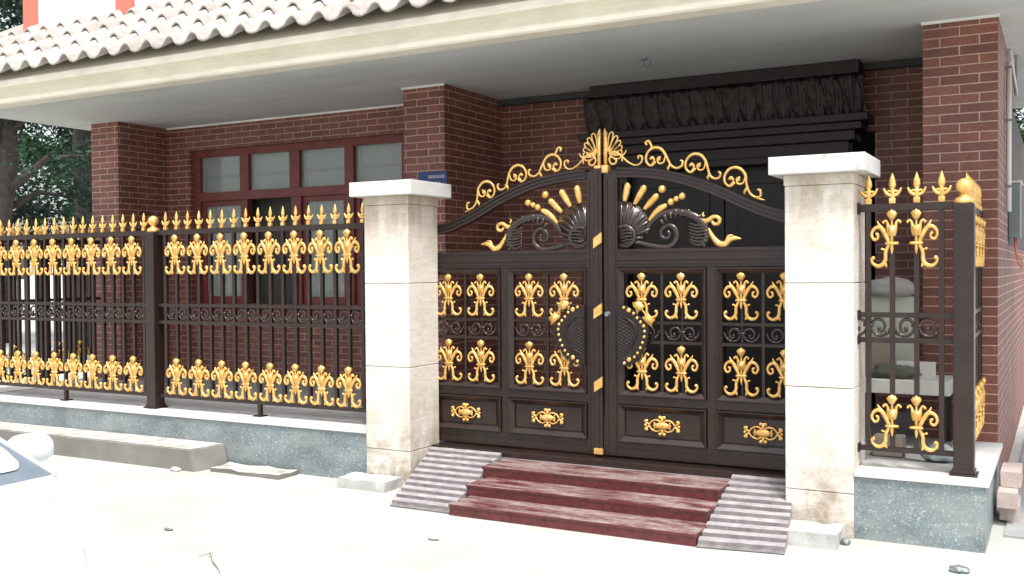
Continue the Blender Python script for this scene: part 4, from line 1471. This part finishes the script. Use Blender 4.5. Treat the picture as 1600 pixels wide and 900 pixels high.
tree(-22.0, 15.0, 10.5, 0.3, 'tall loose tree at the far left showing above the tile roof', M['leaf_green'], 5, 3.2, 16000, 0.12)
tree(-20.0, 18.5, 8.5, 0.25, 'bushy green tree between the evergreen and the white yard wall', M['leaf_dark'], 8, 3.2, 24000, 0.12)
tree(-24.5, 21.5, 9.0, 0.25, 'farthest dark tree beyond the left fence', M['leaf_dark'], 9, 3.4, 20000, 0.13)
yw = thing('yard_wall', 'long white yard wall in the distance beyond the left fence', 'wall', (-24, 26, 0))
b = B(); add_box(b, -12, 14, -0.1, 0.1, 0, 2.1); obj('wall_face', b, M['white_wall'], yw)
b = B(); add_box(b, -12, 14, -0.14, 0.14, 2.1, 2.2); obj('coping', b, M['kerb'], yw)
tree(-0.5, 25.0, 8.5, 0.18, 'green tree behind the house at the right edge of the photo', M['leaf_green'], 12, 2.6, 22000, 0.13)

# ------------------------------------------------------------------ parked car, only its windscreen corner is in view
car = thing('parked_car', 'white car at the lower left corner, only windscreen corner and mirror showing', 'car', (-5.2, 1.70, 0))
def loft(bm, secs):
    rings = [[bm.verts.new(p) for p in s] for s in secs]
    for a, c in zip(rings, rings[1:]):
        for k in range(len(a) - 1):
            f = bm.faces.new((a[k], a[k + 1], c[k + 1], c[k]))
            f.smooth = True
    return rings
def csec(x, zt, hw, zb=0.22, crown=0.05):
    half = [(hw * 0.86, zb), (hw * 0.98, zb + 0.10), (hw, zb + (zt - zb) * 0.5), (hw * 0.985, zt - 0.10), (hw * 0.93, zt - 0.015), (hw * 0.80, zt + 0.01), (hw * 0.4, zt + crown * 0.8), (0, zt + crown)]
    pts = [(x, y, z) for y, z in half] + [(x, -y, z) for y, z in half[::-1][1:]]
    return pts
b = B()
secs = [csec(2.26, 0.34, 0.60, 0.28, 0.01), csec(2.25, 0.48, 0.66, 0.24, 0.02), csec(2.20, 0.60, 0.70, 0.22, 0.03), csec(2.12, 0.70, 0.74), csec(1.98, 0.78, 0.78), csec(1.80, 0.82, 0.80), csec(1.4, 0.86, 0.81), csec(0.6, 0.88, 0.81), csec(-0.5, 0.89, 0.81), csec(-1.2, 0.88, 0.79), csec(-1.5, 0.80, 0.72), csec(-1.56, 0.6, 0.68)]
rings = loft(b, secs)
b.faces.new(rings[0]); b.faces.new(rings[-1][::-1])
bmesh.ops.recalc_face_normals(b, faces=b.faces)
obj('body', b, M['car'], car)
# greenhouse: windscreen base at x=1.87 (curved), roof from x=0.95
A_ = [(1.885, 0.775, 0.850), (1.955, 0.44, 0.862), (1.98, 0.0, 0.868), (1.955, -0.44, 0.862), (1.885, -0.775, 0.850)]
R_ = [(0.86, 0.57, 1.36), (0.90, 0.30, 1.39), (0.91, 0.0, 1.40), (0.90, -0.30, 1.39), (0.86, -0.57, 1.36)]
def wpt(s_, t_, up=0.0):
    """point on the curved windscreen; s_ in -1..1 across, t_ 0 at the base"""
    u = (1 - s_) * 2
    k = min(3, int(u))
    f = u - k
    a = Vector(A_[k]).lerp(Vector(A_[k + 1]), f)
    r = Vector(R_[k]).lerp(Vector(R_[k + 1]), f)
    p = a.lerp(r, t_)
    return p + Vector((0.42, 0, 0.9)) * up
def wsheet(b, smax, tlow, thigh, up, ns=32, nt=6):
    g = [[b.verts.new(wpt(-smax + 2 * smax * i / ns, tlow(abs(-smax + 2 * smax * i / ns)) + (thigh - tlow(abs(-smax + 2 * smax * i / ns))) * j / nt, up)) for i in range(ns + 1)] for j in range(nt + 1)]
    for j in range(nt):
        for i in range(ns):
            b.faces.new((g[j][i], g[j][i + 1], g[j + 1][i + 1], g[j + 1][i])).smooth = True
    bmesh.ops.recalc_face_normals(b, faces=b.faces)
b = B()
wsheet(b, 1.0, lambda q: 0.0, 1.0, 0.0)
fritb = obj('windscreen', b, M['cowl'], car)
b = B()
wsheet(b, 0.93, lambda q: 0.055 if q < 0.80 else 0.055 + 0.11 * (1 - math.sqrt(max(0, 1 - ((q - 0.80) / 0.13) ** 2))), 0.96, 0.005, 64)
obj('glass', b, M['car_glass'], fritb)
b = B()
v0 = [b.verts.new(p) for p in A_]
v2 = [b.verts.new((p[0] + 0.01, p[1], p[2] - 0.12)) for p in A_]
for k in range(4):
    b.faces.new((v2[k], v2[k + 1], v0[k + 1], v0[k]))
obj('scuttle', b, M['car'], car)
b = B()
for s in (1, -1):
    tube(b, [(1.885, s * 0.785, 0.845), (1.36, s * 0.66, 1.10), (0.86, s * 0.555, 1.355), (0.2, s * 0.54, 1.40), (-0.6, s * 0.54, 1.38), (-1.3, s * 0.68, 0.90)], [0.010, 0.020, 0.024, 0.03, 0.03, 0.05], 8)
obj('roof_pillar', b, M['car'], car, smooth=True)
b = B()
rf = [[(0.86, y, z) for y, z in ((0.56, 1.355), (0.3, 1.40), (0, 1.41), (-0.3, 1.40), (-0.56, 1.355))],
      [(0.0, y, z) for y, z in ((0.56, 1.40), (0.3, 1.44), (0, 1.45), (-0.3, 1.44), (-0.56, 1.40))],
      [(-0.7, y, z) for y, z in ((0.56, 1.37), (0.3, 1.41), (0, 1.42), (-0.3, 1.41), (-0.56, 1.37))]]
loft(b, rf)
obj('roof', b, M['car'], car)
for s in (1, -1):
    b = B()
    v = [b.verts.new(p) for p in ((1.70, s * 0.755, 0.87), (0.86, s * 0.565, 1.33), (-0.6, s * 0.565, 1.34), (-1.15, s * 0.745, 0.88))]
    b.faces.new(v)
    obj('side_window', b, M['car_glass'], car)
b = B()
v = [b.verts.new(p) for p in ((-1.3, 0.66, 0.90), (-1.3, -0.66, 0.90), (-0.7, -0.53, 1.37), (-0.7, 0.53, 1.37))]
b.faces.new(v)
obj('rear_window', b, M['car_glass'], car)
for s in (1, -1):
    b = B()
    bmesh.ops.create_uvsphere(b, u_segments=20, v_segments=12, radius=1)
    for v in b.verts:
        x, y, z = v.co
        if x < -0.3:
            x = -0.3 - (x + 0.3) * -0.15
        q_ = lambda a: math.copysign(abs(a) ** 0.72, a)
        v.co = Vector((q_(x) * 0.070, q_(y) * 0.092, q_(z) * (0.066 if z > 0 else 0.052)))
    mo = obj('side_mirror', b, M['car'], car, smooth=True, loc=(1.56, s * 0.91, 0.895))
    b = B()
    tube(b, [(0, 0, -0.02), (0.02, -s * 0.16, -0.07)], 0.02, 8)
    obj('mirror_arm', b, M['car'], mo, smooth=True)
for wx in (1.72, -0.85):
    for s in (1, -1):
        b = B()
        lathe(b, [(0.18, -0.09), (0.27, -0.09), (0.29, -0.06), (0.29, 0.06), (0.27, 0.09), (0.18, 0.09)], 28)
        bmesh.ops.transform(b, matrix=Matrix.Rotation(PI / 2, 4, 'X'), verts=b.verts)
        wh = obj('wheel', b, M['rubber'], car, smooth=False, loc=(wx, s * 0.73, 0.29))
        b = B()
        lathe(b, [(0.02, 0.07), (0.17, 0.092), (0.185, 0.085)], 20)
        bmesh.ops.transform(b, matrix=Matrix.Rotation(PI / 2 * (-s), 4, 'X'), verts=b.verts)
        obj('rim', b, M['zinc'], wh)
